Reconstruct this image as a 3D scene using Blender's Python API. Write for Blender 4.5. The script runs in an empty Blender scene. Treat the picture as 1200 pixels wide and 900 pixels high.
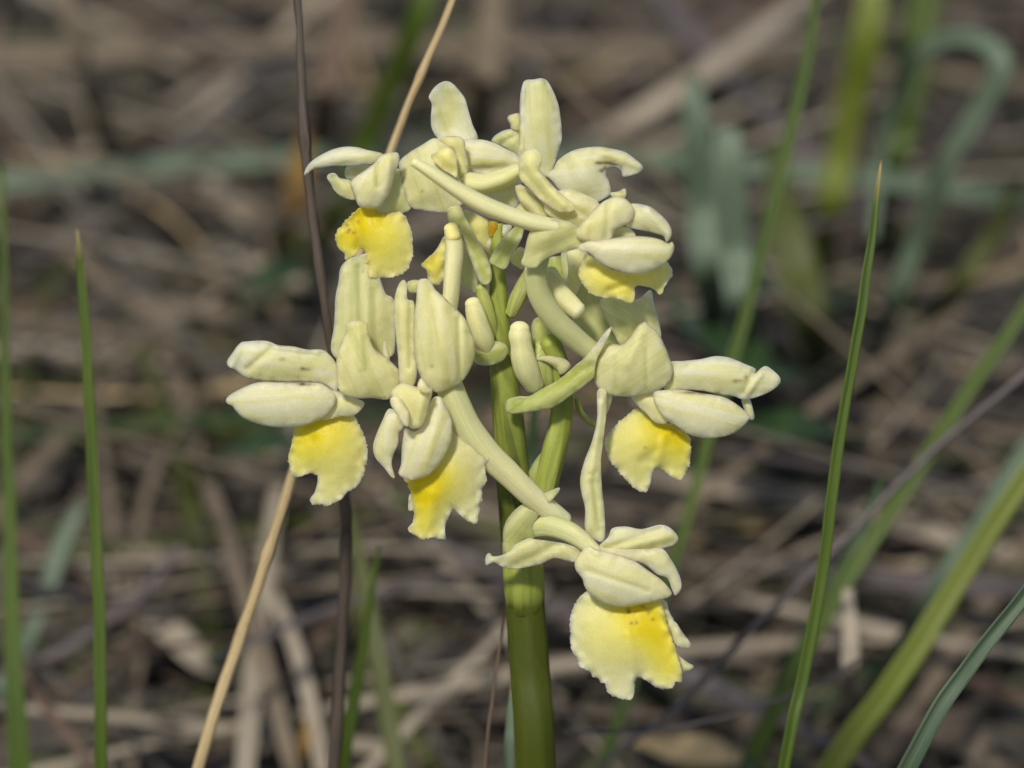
# Pale yellow wild orchid among dry grass.  1 Blender unit = 1 cm.
import bpy, bmesh, math, random
import numpy as np
from mathutils import Vector, noise
from mathutils.geometry import delaunay_2d_cdt

rnd = random.Random(7)
S = bpy.context.scene
S.unit_settings.system = 'METRIC'
S.unit_settings.scale_length = 0.01
COL = S.collection

# ------------------------------------------------------------------ camera
PITCH = math.radians(25.0)
DIST = 45.0                      # camera to the flower head
H0 = 9.6                         # height of the picture centre above the ground
PXC = 120.0                      # photograph pixels per cm at the flower
FWD = Vector((0, math.cos(PITCH), -math.sin(PITCH)))
UPV = Vector((0, math.sin(PITCH), math.cos(PITCH)))
RGT = Vector((1, 0, 0))
CAM = Vector((0, 0, H0)) - FWD * DIST
cd = bpy.data.cameras.new("camera")
cam = bpy.data.objects.new("camera", cd)
COL.objects.link(cam)
cam.location = CAM
cam.rotation_euler = (math.pi / 2 - PITCH, 0, 0)
cd.sensor_width = 36.0
cd.lens = 36.0 * DIST / 10.0
cd.clip_start = 0.5
cd.clip_end = 200000.0
cd.dof.use_dof = True
cd.dof.focus_distance = DIST - 0.45
APERTURE = 0.80                  # pupil diameter in cm
cd.dof.aperture_fstop = cd.lens * 1e-3 / APERTURE
cd.dof.aperture_blades = 0
S.camera = cam

# ------------------------------------------------------------------ light
SUN_EL = math.radians(52)
SUN_AZ = math.radians(202)       # compass bearing of the sun, +Y = 0, clockwise
w = bpy.data.worlds.new("World")
S.world = w
w.use_nodes = True
nt = w.node_tree
sky = nt.nodes.new("ShaderNodeTexSky")
sky.sky_type = 'NISHITA'
sky.sun_disc = False
sky.sun_elevation = SUN_EL
sky.sun_rotation = SUN_AZ
nt.links.new(sky.outputs[0], nt.nodes["Background"].inputs[0])
nt.nodes["Background"].inputs[1].default_value = 0.115
sl = bpy.data.lights.new("sun", 'SUN')
sl.energy = 4.2
sl.angle = math.radians(7)
sl.color = (1.0, 0.95, 0.87)
sun = bpy.data.objects.new("sun", sl)
COL.objects.link(sun)
sd = Vector((math.sin(SUN_AZ) * math.cos(SUN_EL), math.cos(SUN_AZ) * math.cos(SUN_EL), math.sin(SUN_EL)))
sun.rotation_euler = sd.to_track_quat('Z', 'Y').to_euler()
sun.location = sd * 300
S.view_settings.view_transform = 'Standard'
S.view_settings.look = 'None'
S.view_settings.exposure = 0.0
S.view_settings.gamma = 1.0
S.view_settings.use_curve_mapping = False
S.render.engine = 'CYCLES'
S.cycles.use_denoising = True
S.cycles.max_bounces = 8


# ------------------------------------------------------------------ geometry helpers
def P(px, py, d):
    """Photograph pixel and distance d (cm) in front of the flower plane -> world point."""
    z = DIST - d
    k = z / DIST / PXC
    return CAM + FWD * z + RGT * ((px - 600) * k) + UPV * (-(py - 450) * k)


def PO(px, py, d):
    """Same on the orchid, whose stem leans back a little."""
    return P(px, py, d + 0.2 * (450 - py) / PXC)


def PG(px, py, lift=0.0):
    """Point where the sight line of a pixel comes down to `lift` cm above the ground."""
    r = P(px, py, 0) - CAM
    t = (lift - CAM.z) / r.z
    return CAM + r * t


def link(o):
    COL.objects.link(o)
    return o


def empty(name, loc, parent=None, parent_loc=None):
    o = bpy.data.objects.new(name, None)
    o.empty_display_size = 0.3
    link(o)
    if parent:
        o.parent = parent
        o.location = Vector(loc) - parent_loc
    else:
        o.location = loc
    return o


def tag(o, label=None, cat=None, group=None, kind=None):
    for k, v in (("label", label), ("category", cat), ("group", group), ("kind", kind)):
        if v:
            o[k] = v
    return o


def crom(pts, step, closed=False):
    """Catmull-Rom through rows of numbers, resampled to about `step` in the first two columns."""
    p = np.array(pts, float)
    n = len(p)
    out = []
    segs = n if closed else n - 1
    for i in range(segs):
        if closed:
            a, b, c, e = p[(i - 1) % n], p[i], p[(i + 1) % n], p[(i + 2) % n]
        else:
            b, c = p[i], p[i + 1]
            a = p[i - 1] if i > 0 else 2 * b - c
            e = p[i + 2] if i + 2 < n else 2 * c - b
        m = max(1, int(round(np.linalg.norm((c - b)[:2]) / step)))
        for j in range(m):
            t = j / m
            out.append(0.5 * (2 * b + (c - a) * t + (2 * a - 5 * b + 4 * c - e) * t * t + (3 * b - a - 3 * c + e) * t ** 3))
    if not closed:
        out.append(p[-1])
    return np.array(out)


def crom3(pts, m):
    """Catmull-Rom through rows, m samples per segment."""
    p = np.array(pts, float)
    n = len(p)
    out = []
    for i in range(n - 1):
        b, c = p[i], p[i + 1]
        a = p[i - 1] if i > 0 else 2 * b - c
        e = p[i + 2] if i + 2 < n else 2 * c - b
        for j in range(m):
            t = j / m
            out.append(0.5 * (2 * b + (c - a) * t + (2 * a - 5 * b + 4 * c - e) * t * t + (3 * b - a - 3 * c + e) * t ** 3))
    out.append(p[-1])
    return np.array(out)


def segdist(x, y, ax, ay, bx, by):
    dx, dy = bx - ax, by - ay
    L = dx * dx + dy * dy + 1e-9
    t = np.clip(((x - ax) * dx + (y - ay) * dy) / L, 0, 1)
    return np.hypot(x - ax - t * dx, y - ay - t * dy)


def set_attrs(me, pig, co, pale=0.0):
    a = me.attributes.new("pig", 'FLOAT_COLOR', 'POINT')
    buf = np.ones((len(me.vertices), 4), np.float32)
    buf[:, :3] = pig
    buf[:, 3] = pale
    a.data.foreach_set("color", buf.ravel())
    b = me.attributes.new("fibre", 'FLOAT_VECTOR', 'POINT')
    b.data.foreach_set("vector", np.asarray(co, np.float32).ravel())


def make_obj(name, verts, faces, mat, parent=None, parent_loc=None, origin=None, smooth=True):
    o3 = Vector(origin) if origin is not None else Vector((0, 0, 0))
    me = bpy.data.meshes.new(name)
    me.from_pydata([tuple(Vector(v) - o3) for v in verts], [], faces)
    if smooth:
        me.polygons.foreach_set("use_smooth", [True] * len(me.polygons))
    me.update()
    me.materials.append(mat)
    o = bpy.data.objects.new(name, me)
    link(o)
    if parent:
        o.parent = parent
        o.location = o3 - parent_loc
    else:
        o.location = o3
    return o


# ------------------------------------------------------------------ materials
def new_mat(name):
    m = bpy.data.materials.new(name)
    m.use_nodes = True
    t = m.node_tree
    return m, t, t.nodes, t.links, t.nodes["Principled BSDF"]


def node(N, typ, **kw):
    n = N.new(typ)
    for k, v in kw.items():
        if isinstance(k, str) and hasattr(n, k):
            setattr(n, k, v)
    return n


def mixc(N, L, fac, a, b, mode='MIX'):
    m = N.new("ShaderNodeMix")
    m.data_type = 'RGBA'
    m.blend_type = mode
    for sock, val in ((m.inputs[0], fac), (m.inputs[6], a), (m.inputs[7], b)):
        if hasattr(val, "is_output"):
            L.new(val, sock)
        elif isinstance(val, (int, float)):
            sock.default_value = val
        else:
            sock.default_value = (*val, 1)
    return m.outputs[2]


def ramp(N, L, fac, stops):
    r = N.new("ShaderNodeValToRGB")
    e = r.color_ramp.elements
    while len(e) < len(stops):
        e.new(0.5)
    for el, (p, c) in zip(e, stops):
        el.position = p
        el.color = (*c, 1) if not isinstance(c, (int, float)) else (c, c, c, 1)
    L.new(fac, r.inputs[0])
    return r.outputs[0]


def noise_tex(N, L, vec, scale, detail=3, rough=0.55):
    n = N.new("ShaderNodeTexNoise")
    n.inputs["Scale"].default_value = scale
    n.inputs["Detail"].default_value = detail
    n.inputs["Roughness"].default_value = rough
    if vec is not None:
        L.new(vec, n.inputs["Vector"])
    return n.outputs[0]


def mapping(N, L, vec, sc):
    m = N.new("ShaderNodeMapping")
    m.inputs["Scale"].default_value = sc
    L.new(vec, m.inputs[0])
    return m.outputs[0]


def orchid_material():
    m, t, N, L, B = new_mat("orchid_tissue")
    pig = N.new("ShaderNodeAttribute"); pig.attribute_name = "pig"
    fib = N.new("ShaderNodeAttribute"); fib.attribute_name = "fibre"
    sep = N.new("ShaderNodeSeparateColor"); L.new(pig.outputs["Color"], sep.inputs[0])
    geo = N.new("ShaderNodeTexCoord").outputs["Object"]
    vein = noise_tex(N, L, mapping(N, L, fib.outputs["Vector"], (0.7, 13, 1)), 1.0, 2, 0.5)
    blot = noise_tex(N, L, geo, 4.5, 4, 0.6)
    # green pigment, pushed up along the veins and in soft blotches
    gsum = N.new("ShaderNodeMath"); gsum.operation = 'MULTIPLY_ADD'
    L.new(ramp(N, L, vein, [(0.47, 0.0), (0.60, 1.0)]), gsum.inputs[0]); gsum.inputs[1].default_value = 0.10
    L.new(sep.outputs[1], gsum.inputs[2])
    g2 = N.new("ShaderNodeMath"); g2.operation = 'MULTIPLY_ADD'
    L.new(ramp(N, L, blot, [(0.40, 0.0), (0.70, 1.0)]), g2.inputs[0]); g2.inputs[1].default_value = 0.05
    L.new(gsum.outputs[0], g2.inputs[2])
    tissue = ramp(N, L, g2.outputs[0], [(0.0, (0.94, 0.87, 0.52)), (0.15, (0.84, 0.765, 0.33)), (0.32, (0.60, 0.60, 0.245)), (0.6, (0.32, 0.36, 0.065)), (1.0, (0.060, 0.073, 0.005))])
    tissue = mixc(N, L, pig.outputs["Alpha"], tissue, (0.80, 0.80, 0.58))
    # yellow heart of the lips
    yel = ramp(N, L, sep.outputs[0], [(0.0, (0.92, 0.86, 0.44)), (0.2, (0.93, 0.81, 0.27)), (0.5, (0.93, 0.745, 0.09)), (0.9, (0.93, 0.66, 0.0)), (1.0, (0.52, 0.27, 0.0))])
    tissue = mixc(N, L, ramp(N, L, sep.outputs[0], [(0.0, 0.0), (0.22, 1.0)]), tissue, yel)
    # papillae: fine granular skin
    grain = noise_tex(N, L, geo, 58.0, 2, 0.6)
    gm = N.new("ShaderNodeMath"); gm.operation = 'MULTIPLY'
    L.new(ramp(N, L, grain, [(0.33, 0.20), (0.52, 0.0)]), gm.inputs[0])
    L.new(ramp(N, L, sep.outputs[1], [(0.4, 1.0), (0.8, 0.0)]), gm.inputs[1])
    tissue = mixc(N, L, gm.outputs[0], tissue, (0.55, 0.52, 0.22))
    tissue = mixc(N, L, sep.outputs[2], tissue, (0.14, 0.08, 0.045))
    L.new(tissue, B.inputs["Base Color"])
    L.new(ramp(N, L, grain, [(0.38, 0.40), (0.6, 0.60)]), B.inputs["Roughness"])
    B.inputs["Specular IOR Level"].default_value = 0.27
    B.inputs["Subsurface Weight"].default_value = 1.0
    B.inputs["Subsurface Radius"].default_value = (1.0, 0.97, 0.75)
    B.inputs["Subsurface Scale"].default_value = 0.065
    cell = N.new("ShaderNodeTexVoronoi")
    cell.inputs["Scale"].default_value = 46.0
    L.new(geo, cell.inputs["Vector"])
    b1 = N.new("ShaderNodeBump"); b1.inputs["Strength"].default_value = 0.10; b1.inputs["Distance"].default_value = 0.02
    L.new(cell.outputs["Distance"], b1.inputs["Height"])
    b2 = N.new("ShaderNodeBump"); b2.inputs["Strength"].default_value = 0.16; b2.inputs["Distance"].default_value = 0.02
    L.new(vein, b2.inputs["Height"]); L.new(b1.outputs[0], b2.inputs["Normal"])
    L.new(b2.outputs[0], B.inputs["Normal"])
    tr = N.new("ShaderNodeBsdfTranslucent")
    L.new(tissue, tr.inputs["Color"])
    mx = N.new("ShaderNodeMixShader")
    L.new(ramp(N, L, sep.outputs[1], [(0.3, 0.32), (0.7, 0.0)]), mx.inputs[0])
    L.new(B.outputs[0], mx.inputs[1]); L.new(tr.outputs[0], mx.inputs[2])
    L.new(mx.outputs[0], N["Material Output"].inputs["Surface"])
    return m


_bm = {}


def blade_material(name, base, dark, light, rough=0.5, fleck=0.2, tip=None):
    """Grass leaf or straw: fibres along the blade, uneven colour, flecks."""
    K = {'fresh_straw': 0.95, 'pale_dead_blade': 0.85, 'dark_brown_stem': 0.85, 'blue_green_blade': 0.74}.get(name, 0.61)
    if name in _bm:
        return _bm[name]
    base, dark, light = [tuple(K * v for v in c) for c in (base, dark, light)]
    m, t, N, L, B = new_mat(name)
    fib = N.new("ShaderNodeAttribute"); fib.attribute_name = "fibre"
    v = fib.outputs["Vector"]
    f1 = noise_tex(N, L, mapping(N, L, v, (0.5, 30, 1)), 1.0, 3)
    f2 = noise_tex(N, L, mapping(N, L, v, (0.9, 1.5, 1)), 0.6, 3)
    f3 = noise_tex(N, L, mapping(N, L, v, (9, 30, 1)), 1.0, 2)
    c = ramp(N, L, f1, [(0.3, dark), (0.5, base), (0.72, light)])
    c = mixc(N, L, ramp(N, L, f2, [(0.35, 0.0), (0.7, 0.6)]), c, light)
    c = mixc(N, L, ramp(N, L, f3, [(0.3, fleck), (0.45, 0.0)]), c, dark)
    pg = N.new("ShaderNodeAttribute"); pg.attribute_name = "pig"
    sp = N.new("ShaderNodeSeparateColor"); L.new(pg.outputs["Color"], sp.inputs[0])
    c = mixc(N, L, ramp(N, L, sp.outputs[0], [(0.90, 0.0), (0.985, 0.85)]), c, (0.30, 0.22, 0.10))
    L.new(c, B.inputs["Base Color"])
    B.inputs["Roughness"].default_value = rough
    B.inputs["Specular IOR Level"].default_value = 0.22
    b = N.new("ShaderNodeBump"); b.inputs["Strength"].default_value = 0.35; b.inputs["Distance"].default_value = 0.02
    L.new(f1, b.inputs["Height"]); L.new(b.outputs[0], B.inputs["Normal"])
    _bm[name] = m
    return m


def soil_material():
    m, t, N, L, B = new_mat("soil")
    geo = N.new("ShaderNodeTexCoord").outputs["Object"]
    a = noise_tex(N, L, geo, 0.9, 6, 0.65)
    b = noise_tex(N, L, geo, 6.0, 5, 0.7)
    c = ramp(N, L, a, [(0.3, (0.016, 0.013, 0.009)), (0.55, (0.036, 0.028, 0.020)), (0.75, (0.07, 0.056, 0.044))])
    c = mixc(N, L, ramp(N, L, b, [(0.45, 0.0), (0.7, 0.7)]), c, (0.12, 0.10, 0.08))
    L.new(c, B.inputs["Base Color"])
    B.inputs["Roughness"].default_value = 0.95
    bp = N.new("ShaderNodeBump"); bp.inputs["Strength"].default_value = 0.8; bp.inputs["Distance"].default_value = 0.3
    L.new(b, bp.inputs["Height"]); L.new(bp.outputs[0], B.inputs["Normal"])
    return m


TISSUE = orchid_material()
SOIL = soil_material()
MAT = {
    'green': blade_material("green_blade", (0.066, 0.112, 0.010), (0.032, 0.060, 0.005), (0.115, 0.160, 0.024), 0.42, 0.15),
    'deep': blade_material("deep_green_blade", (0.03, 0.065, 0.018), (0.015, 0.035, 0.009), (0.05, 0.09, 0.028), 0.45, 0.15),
    'yellowgreen': blade_material("yellow_green_blade", (0.16, 0.20, 0.022), (0.09, 0.125, 0.011), (0.25, 0.275, 0.055), 0.45, 0.15),
    'teal': blade_material("blue_green_blade", (0.105, 0.148, 0.092), (0.062, 0.094, 0.055), (0.165, 0.21, 0.14), 0.5, 0.1),
    'bluegreen': blade_material("dark_blue_green_blade", (0.085, 0.13, 0.072), (0.04, 0.07, 0.032), (0.135, 0.185, 0.115), 0.45, 0.1),
    'straw': blade_material("fresh_straw", (0.35, 0.25, 0.118), (0.20, 0.13, 0.055), (0.45, 0.345, 0.19), 0.5, 0.3),
    'tan': blade_material("tan_dead_blade", (0.19, 0.145, 0.092), (0.12, 0.088, 0.053), (0.27, 0.215, 0.15), 0.65, 0.3),
    'pale': blade_material("pale_dead_blade", (0.29, 0.24, 0.17), (0.18, 0.14, 0.095), (0.38, 0.325, 0.245), 0.65, 0.3),
    'grey': blade_material("grey_dead_blade", (0.115, 0.098, 0.076), (0.06, 0.05, 0.038), (0.18, 0.158, 0.13), 0.75, 0.3),
    'rose': blade_material("reddish_dead_blade", (0.135, 0.086, 0.056), (0.075, 0.045, 0.028), (0.20, 0.14, 0.10), 0.7, 0.3),
    'mauve': blade_material("mauve_grey_stalk", (0.125, 0.10, 0.095), (0.065, 0.053, 0.052), (0.20, 0.17, 0.16), 0.6, 0.3),
    'bark': blade_material("dark_brown_stem", (0.062, 0.045, 0.033), (0.03, 0.022, 0.016), (0.12, 0.095, 0.072), 0.6, 0.4),
    'orange': blade_material("orange_dead_leaf", (0.29, 0.15, 0.015), (0.20, 0.09, 0.009), (0.35, 0.20, 0.03), 0.6, 0.3),
    'olive': blade_material("olive_leaf", (0.075, 0.088, 0.016), (0.04, 0.05, 0.01), (0.12, 0.135, 0.035), 0.55, 0.2),
}

# ------------------------------------------------------------------ ground
def ground_z(x, y):
    r = math.hypot(x, y - 10)
    fade = 1.0 if r < 90 else max(0.0, 1 - (r - 90) / 200)
    return fade * (0.55 * noise.noise((x * 0.13, y * 0.13, 3.1)) + 0.22 * noise.noise((x * 0.5, y * 0.5, 9.7))) + 1.5 * (1 - fade) * noise.noise((x * 0.006, y * 0.006, 1.0)) - 0.25


def axis_ticks(c):
    t = [c + 0.8 * i for i in range(-60, 61)]
    s, v = 1.0, 48.0
    while v < 60000:
        s *= 1.35
        v += s
        t += [c - v, c + v]
    return sorted(t)


xs, ys = axis_ticks(0), axis_ticks(18)
gv = [(x, y, ground_z(x, y)) for y in ys for x in xs]
nx = len(xs)
gf = [(j * nx + i, j * nx + i + 1, (j + 1) * nx + i + 1, (j + 1) * nx + i) for j in range(len(ys) - 1) for i in range(nx - 1)]
ground = make_obj("ground", gv, gf, SOIL)
tag(ground, "dark soil strewn with dead grass under the orchid", None, None, "structure")


# ------------------------------------------------------------------ blades, stalks and twigs
def frame_along(pts):
    """Tangents and a parallel-transported side vector for a list of points."""
    n = len(pts)
    T = []
    for i in range(n):
        a = pts[max(0, i - 1)]; b = pts[min(n - 1, i + 1)]
        T.append((b - a).normalized())
    return T


def ribbon(name, rows, mat, fold=0.25, face=None, th=0.025, twist=0.0, m=7, parent=None, parent_loc=None, seed=0.0, dry=False):
    """Grass leaf: rows of (x, y, z, half width); V-shaped section with a keel, real thickness."""
    R = crom3(rows, m)
    pts = [Vector(r[:3]) for r in R]
    T = frame_along(pts)
    n = len(pts)
    face = Vector(face) if face is not None else -FWD
    cross = [-1.0, -0.55, 0.0, 0.55, 1.0]
    V, F, co = [], [], []
    s = 0.0
    for i, p in enumerate(pts):
        if i:
            s += (p - pts[i - 1]).length
        side = T[i].cross(face)
        if side.length < 1e-4:
            side = T[i].cross(Vector((0, 0, 1)))
        side.normalize()
        up = side.cross(T[i]).normalized()
        a = twist * (i / (n - 1)) + 0.12 * noise.noise((s * 0.25, seed, 0))
        s2 = side * math.cos(a) + up * math.sin(a)
        u2 = up * math.cos(a) - side * math.sin(a)
        hw = max(R[i][3] * (1 + 0.10 * noise.noise((s * 0.9, seed, 4))), 0.004)
        p = p + side * (0.028 * noise.noise((s * 0.5, seed, 8)) + 0.010 * noise.noise((s * 2.1, seed, 2)))
        for layer in (0, 1):
            for c in cross:
                q = p + s2 * (c * hw) + u2 * (fold * hw * abs(c) - (th * (1 - 0.6 * abs(c)) if layer else 0))
                V.append(q)
                co.append((s, c * hw + seed * 3.7, seed))
    k = len(cross)
    for i in range(n - 1):
        b0, b1 = i * 2 * k, (i + 1) * 2 * k
        for j in range(k - 1):
            F.append((b0 + j, b0 + j + 1, b1 + j + 1, b1 + j))
            F.append((b0 + k + j + 1, b0 + k + j, b1 + k + j, b1 + k + j + 1))
        F.append((b0, b1, b1 + k, b0 + k))
        F.append((b0 + k - 1, b0 + 2 * k - 1, b1 + 2 * k - 1, b1 + k - 1))
    for b in (0, (n - 1) * 2 * k):
        F.append(tuple([b + j for j in range(k)] + [b + k + j for j in reversed(range(k))]))
    o = make_obj(name, V, F, mat, parent, parent_loc, pts[-1] if parent is None else pts[0])
    pg = np.zeros((len(V), 3))
    if dry:
        pg[:, 0] = 1 - np.repeat(np.arange(n) / (n - 1), 2 * k)
    set_attrs(o.data, pg, co)
    return o


def tube_geo(R, nseg, ridges=0, ramp_=0.0, twist=0.0, seed=0.0, rough=0.0):
    """Swept round section; R rows are (x, y, z, radius).  Rounded ends."""
    pts = [Vector(r[:3]) for r in R]
    T = frame_along(pts)
    side = T[0].cross(Vector((0.31, 0.2, 0.93)))
    if side.length < 0.05:
        side = T[0].cross(Vector((1, 0, 0)))
    side.normalize()
    V, F, co, par = [], [], [], []
    s = 0.0
    n = len(pts)
    for i, p in enumerate(pts):
        if i:
            s += (p - pts[i - 1]).length
        side = (side - T[i] * side.dot(T[i])).normalized()
        up = T[i].cross(side)
        for j in range(nseg):
            th = 2 * math.pi * j / nseg
            r = R[i][3] * (1 + ramp_ * math.cos(ridges * (th + twist * s)) if ridges else 1.0)
            d = side * math.cos(th) + up * math.sin(th)
            if rough:
                q0 = p + d * r
                r *= 1 + rough * noise.noise((q0.x * 5, q0.y * 5, q0.z * 2 + seed))
            V.append(p + d * r)
            co.append((s, R[i][3] * th + seed, seed))
            par.append(i / (n - 1))
    for i in range(n - 1):
        for j in range(nseg):
            a = i * nseg + j
            b = i * nseg + (j + 1) % nseg
            F.append((a, b, b + nseg, a + nseg))
    F.append(tuple(reversed(range(nseg))))
    F.append(tuple((n - 1) * nseg + j for j in range(nseg)))
    return V, F, co, par


def stalk(name, rows, mat, nseg=10, ridges=0, ramp_=0.0, m=8, rough=0.05, seed=0.0, nodes=()):
    R = crom3(rows, m)
    S_ = np.concatenate([[0], np.cumsum(np.linalg.norm(np.diff(R[:, :3], axis=0), axis=1))])
    for j in range(R.shape[0]):
        R[j, 3] *= 1 + 0.16 * noise.noise((S_[j] * 0.7, seed, 1)) + sum(nd * math.exp(-((S_[j] - q) / 0.10) ** 2) for q, nd in nodes)
        R[j, 0] += 0.02 * noise.noise((S_[j] * 0.6, seed, 5)) + 0.008 * noise.noise((S_[j] * 2.5, seed, 6))
    V, F, co, par = tube_geo(R, nseg, ridges, ramp_, 0.0, seed, rough)
    o = make_obj(name, V, F, mat, None, None, Vector(R[-1][:3]))
    set_attrs(o.data, np.zeros((len(V), 3)), co)
    return o


def rows_from(path, root=True):
    """path rows: (px, py, depth or ('g', lift), half width in photo pixels) -> world rows down to the soil."""
    rows = []
    for px, py, d, hw in path:
        p = PG(px, py, d[1]) if isinstance(d, tuple) else P(px, py, d)
        dist = (p - CAM).dot(FWD)
        rows.append((p.x, p.y, p.z, hw / PXC * dist / DIST))
    if root and rows[-1][2] > 0.1:
        a, b = Vector(rows[-2][:3]), Vector(rows[-1][:3])
        d = (b - a).normalized()
        d = (d + Vector((0, 0.15, -0.35))).normalized()
        if d.z > -0.25:
            d.z = -0.25
            d.normalize()
        L = (b.z + 0.5) / -d.z
        for f in (0.5, 1.0):
            q = b + d * L * f
            rows.append((q.x, q.y, q.z, rows[-1][3]))
    return rows


def blade(label, path, mat, cat="grass blade", name="grass_blade", fold=0.3, root=True, group=None, face=None, twist=0.0, th=0.025):
    o = ribbon(name, rows_from(path, root), MAT[mat], fold, face, th, twist, 8, seed=rnd.random() * 9,
               dry=not isinstance(path[0][2], tuple) and path[0][2] > -3)
    return tag(o, label, cat, group)


def culm(label, path, mat, cat="dry stalk", name="dry_stalk", root=True, ridges=0, ramp_=0.0, rough=0.06, group=None, nodes=()):
    o = stalk(name, rows_from(path, root), MAT[mat], 12, ridges, ramp_, 26, rough, rnd.random() * 9, nodes)
    return tag(o, label, cat, group)


# --- green blades that can be picked out
blade("slim green grass blade with a pointed tip and pale scar, upright left of the orchid",
      [(90, 265, -2.2, 1.0), (95, 330, -2.3, 5), (103, 450, -2.4, 6.5), (111, 580, -2.5, 7), (116, 720, -2.6, 7.5), (118, 900, -2.8, 7.5)], 'green')
blade("wide green blade at the far left edge, yellower and broader towards its base",
      [(2, 190, -6.5, 2.5), (4, 330, -6.5, 4.5), (9, 520, -6.5, 6.5), (16, 720, -6.5, 9), (24, 900, -6.5, 12)], 'green')
blade("thin sharp green blade with pointed tip standing right of the orchid",
      [(1032, 187, -0.5, 1.0), (1022, 260, -0.5, 4.5), (1006, 380, -0.5, 6), (984, 520, -0.6, 6.5), (960, 690, -0.8, 7.5), (940, 800, -0.9, 7.5), (918, 900, -1.0, 7)], 'green', fold=0.5)
blade("dark blue-green folded blade slanting up out of the lower right corner",
      [(1260, 620, 0.2, 8), (1200, 697, 0.1, 9), (1130, 785, 0.0, 10), (1062, 900, -0.2, 11)], 'bluegreen', fold=0.8)
blade("broad yellow-green blade slanting across the lower right, soft out of focus",
      [(1290, 430, -7.0, 9), (1200, 560, -7.0, 12), (1130, 670, -7.0, 13.5), (1060, 780, -7.0, 14.5), (975, 900, -7.2, 15.5)], 'yellowgreen')
blade("blue-green blade just behind the broad yellow-green one at the right edge",
      [(1270, 455, -9, 8), (1200, 530, -9, 10), (1145, 620, -9.2, 11), (1080, 720, -9.8, 11), (1010, 830, ('g', 0.2), 11)], 'teal')
blade("blurred green blade arching down beside the grey stalk on the right",
      [(1260, 270, -8, 6), (1200, 362, -8, 8), (1120, 480, -8, 9), (1040, 605, -8, 9.5), (960, 735, -8, 10), (890, 870, -8.2, 11)], 'green')
blade("tall blurred green blade rising behind the right hand flowers to the top edge",
      [(962, -70, -8.5, 5), (950, 40, -8.5, 6.5), (925, 160, -8.5, 7.5), (893, 290, -8.5, 7.5), (862, 410, -8.5, 7), (830, 520, -8.5, 6.5), (800, 620, -8.5, 6.5), (755, 760, -8.5, 7), (706, 900, -8.4, 7.5)], 'green')
blade("small green blade with its tip below the left flower, leaning right",
      [(443, 640, -4.5, 1.5), (432, 710, -4.6, 5), (416, 810, -4.8, 7), (400, 900, -5.0, 8)], 'green')
blade("short blue-green blade hugging the left side of the orchid stem base",
      [(601, 800, -2.0, 2), (599, 850, -2.0, 5), (598, 910, -2.2, 6)], 'teal')
blade("dark green blade seen in the gap behind the orchid stem",
      [(632, 380, -5.5, 3), (627, 450, -5.6, 4.5), (622, 530, -5.8, 5), (614, 680, -6.4, 6), (606, 820, ('g', 0.0), 6)], 'deep')
blade("broad grey-green leaf standing upright beyond the right hand flowers",
      [(812, 90, -15, 8), (816, 150, -15, 15), (822, 240, -15.5, 18), (832, 340, -16, 18), (848, 430, ('g', 0.0), 14)], 'teal', "leaf", "broad_leaf")
blade("second grey-green leaf close right of the first, with a squarer top",
      [(852, 148, -14, 13), (856, 200, -14, 18), (862, 290, -14.5, 19), (872, 375, -15, 18), (886, 440, ('g', 0.0), 14)], 'teal', "leaf", "broad_leaf")
blade("grey-green blade arched over like a hook at the upper right",
      [(1022, 280, -18, 5), (1032, 190, -18, 7), (1048, 118, -17.5, 8.5), (1075, 68, -16.5, 10), (1112, 46, -16, 10.5), (1150, 50, -15.5, 11.5), (1172, 76, -15.2, 13), (1150, 125, -15.5, 13), (1108, 195, -16, 12), (1075, 280, -17, 12), (1040, 370, -18, 11), (1010, 440, ('g', 0.0), 12)], 'teal')
blade("long blue-green leaf lying level behind the flower head across the picture",
      [(-80, 224, ('g', 1.6), 10), (60, 208, ('g', 1.9), 12), (200, 194, ('g', 2.2), 11), (340, 183, ('g', 2.4), 10), (560, 180, ('g', 2.5), 9), (780, 188, ('g', 3.2), 10), (900, 198, ('g', 3.4), 11), (1050, 213, ('g', 3.2), 11), (1210, 236, ('g', 2.6), 11), (1300, 250, ('g', 0.6), 8)], 'teal', root=False)
blade("bright yellow-green blade near the top right, strongly blurred",
      [(1030, -60, -20, 14), (1015, 40, -20, 18), (1000, 110, -20.5, 18), (985, 180, -21, 17), (970, 260, -21.5, 15), (955, 350, ('g', 0.0), 12)], 'yellowgreen')
blade("dark green blurred blade between the bright blade and the hooked one",
      [(1090, -60, -22, 14), (1075, 40, -22, 20), (1060, 120, -22, 20), (1045, 200, -22, 18), (1030, 300, ('g', 0.2), 14)], 'green')
blade("wide blurred green blade slanting behind the straw at the top",
      [(515, -70, -17, 9), (492, 20, -17, 12), (460, 95, -18, 13), (430, 165, -19, 13), (390, 260, -20, 12), (360, 320, ('g', 0.0), 11)], 'green')
blade("dull green leaf low behind the right flowers",
      [(905, 170, -20, 8), (915, 240, -18.5, 18), (935, 310, -18, 24), (952, 390, -18, 20), (965, 440, ('g', -0.1), 12)], 'olive', "leaf", "broad_leaf")
blade("green leaf patch left of the dark brown stem",
      [(365, 240, ('g', 1.2), 5), (345, 290, ('g', 1.3), 14), (325, 350, ('g', 1.0), 17), (300, 400, ('g', 0.2), 13)], 'olive', "leaf", "broad_leaf", root=False)
blade("olive green blade lying below the two left flower sepals",
      [(30, 540, ('g', 0.5), 7), (110, 510, ('g', 0.9), 9), (220, 492, ('g', 1.1), 10), (330, 500, ('g', 0.9), 10), (430, 520, ('g', 0.3), 8)], 'olive', root=False)
blade("blurred green blade upright behind the bottom left quarter",
      [(395, 560, -9, 4), (420, 650, -9, 7), (440, 760, -8.8, 10), (462, 890, -8.3, 11)], 'olive')
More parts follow.
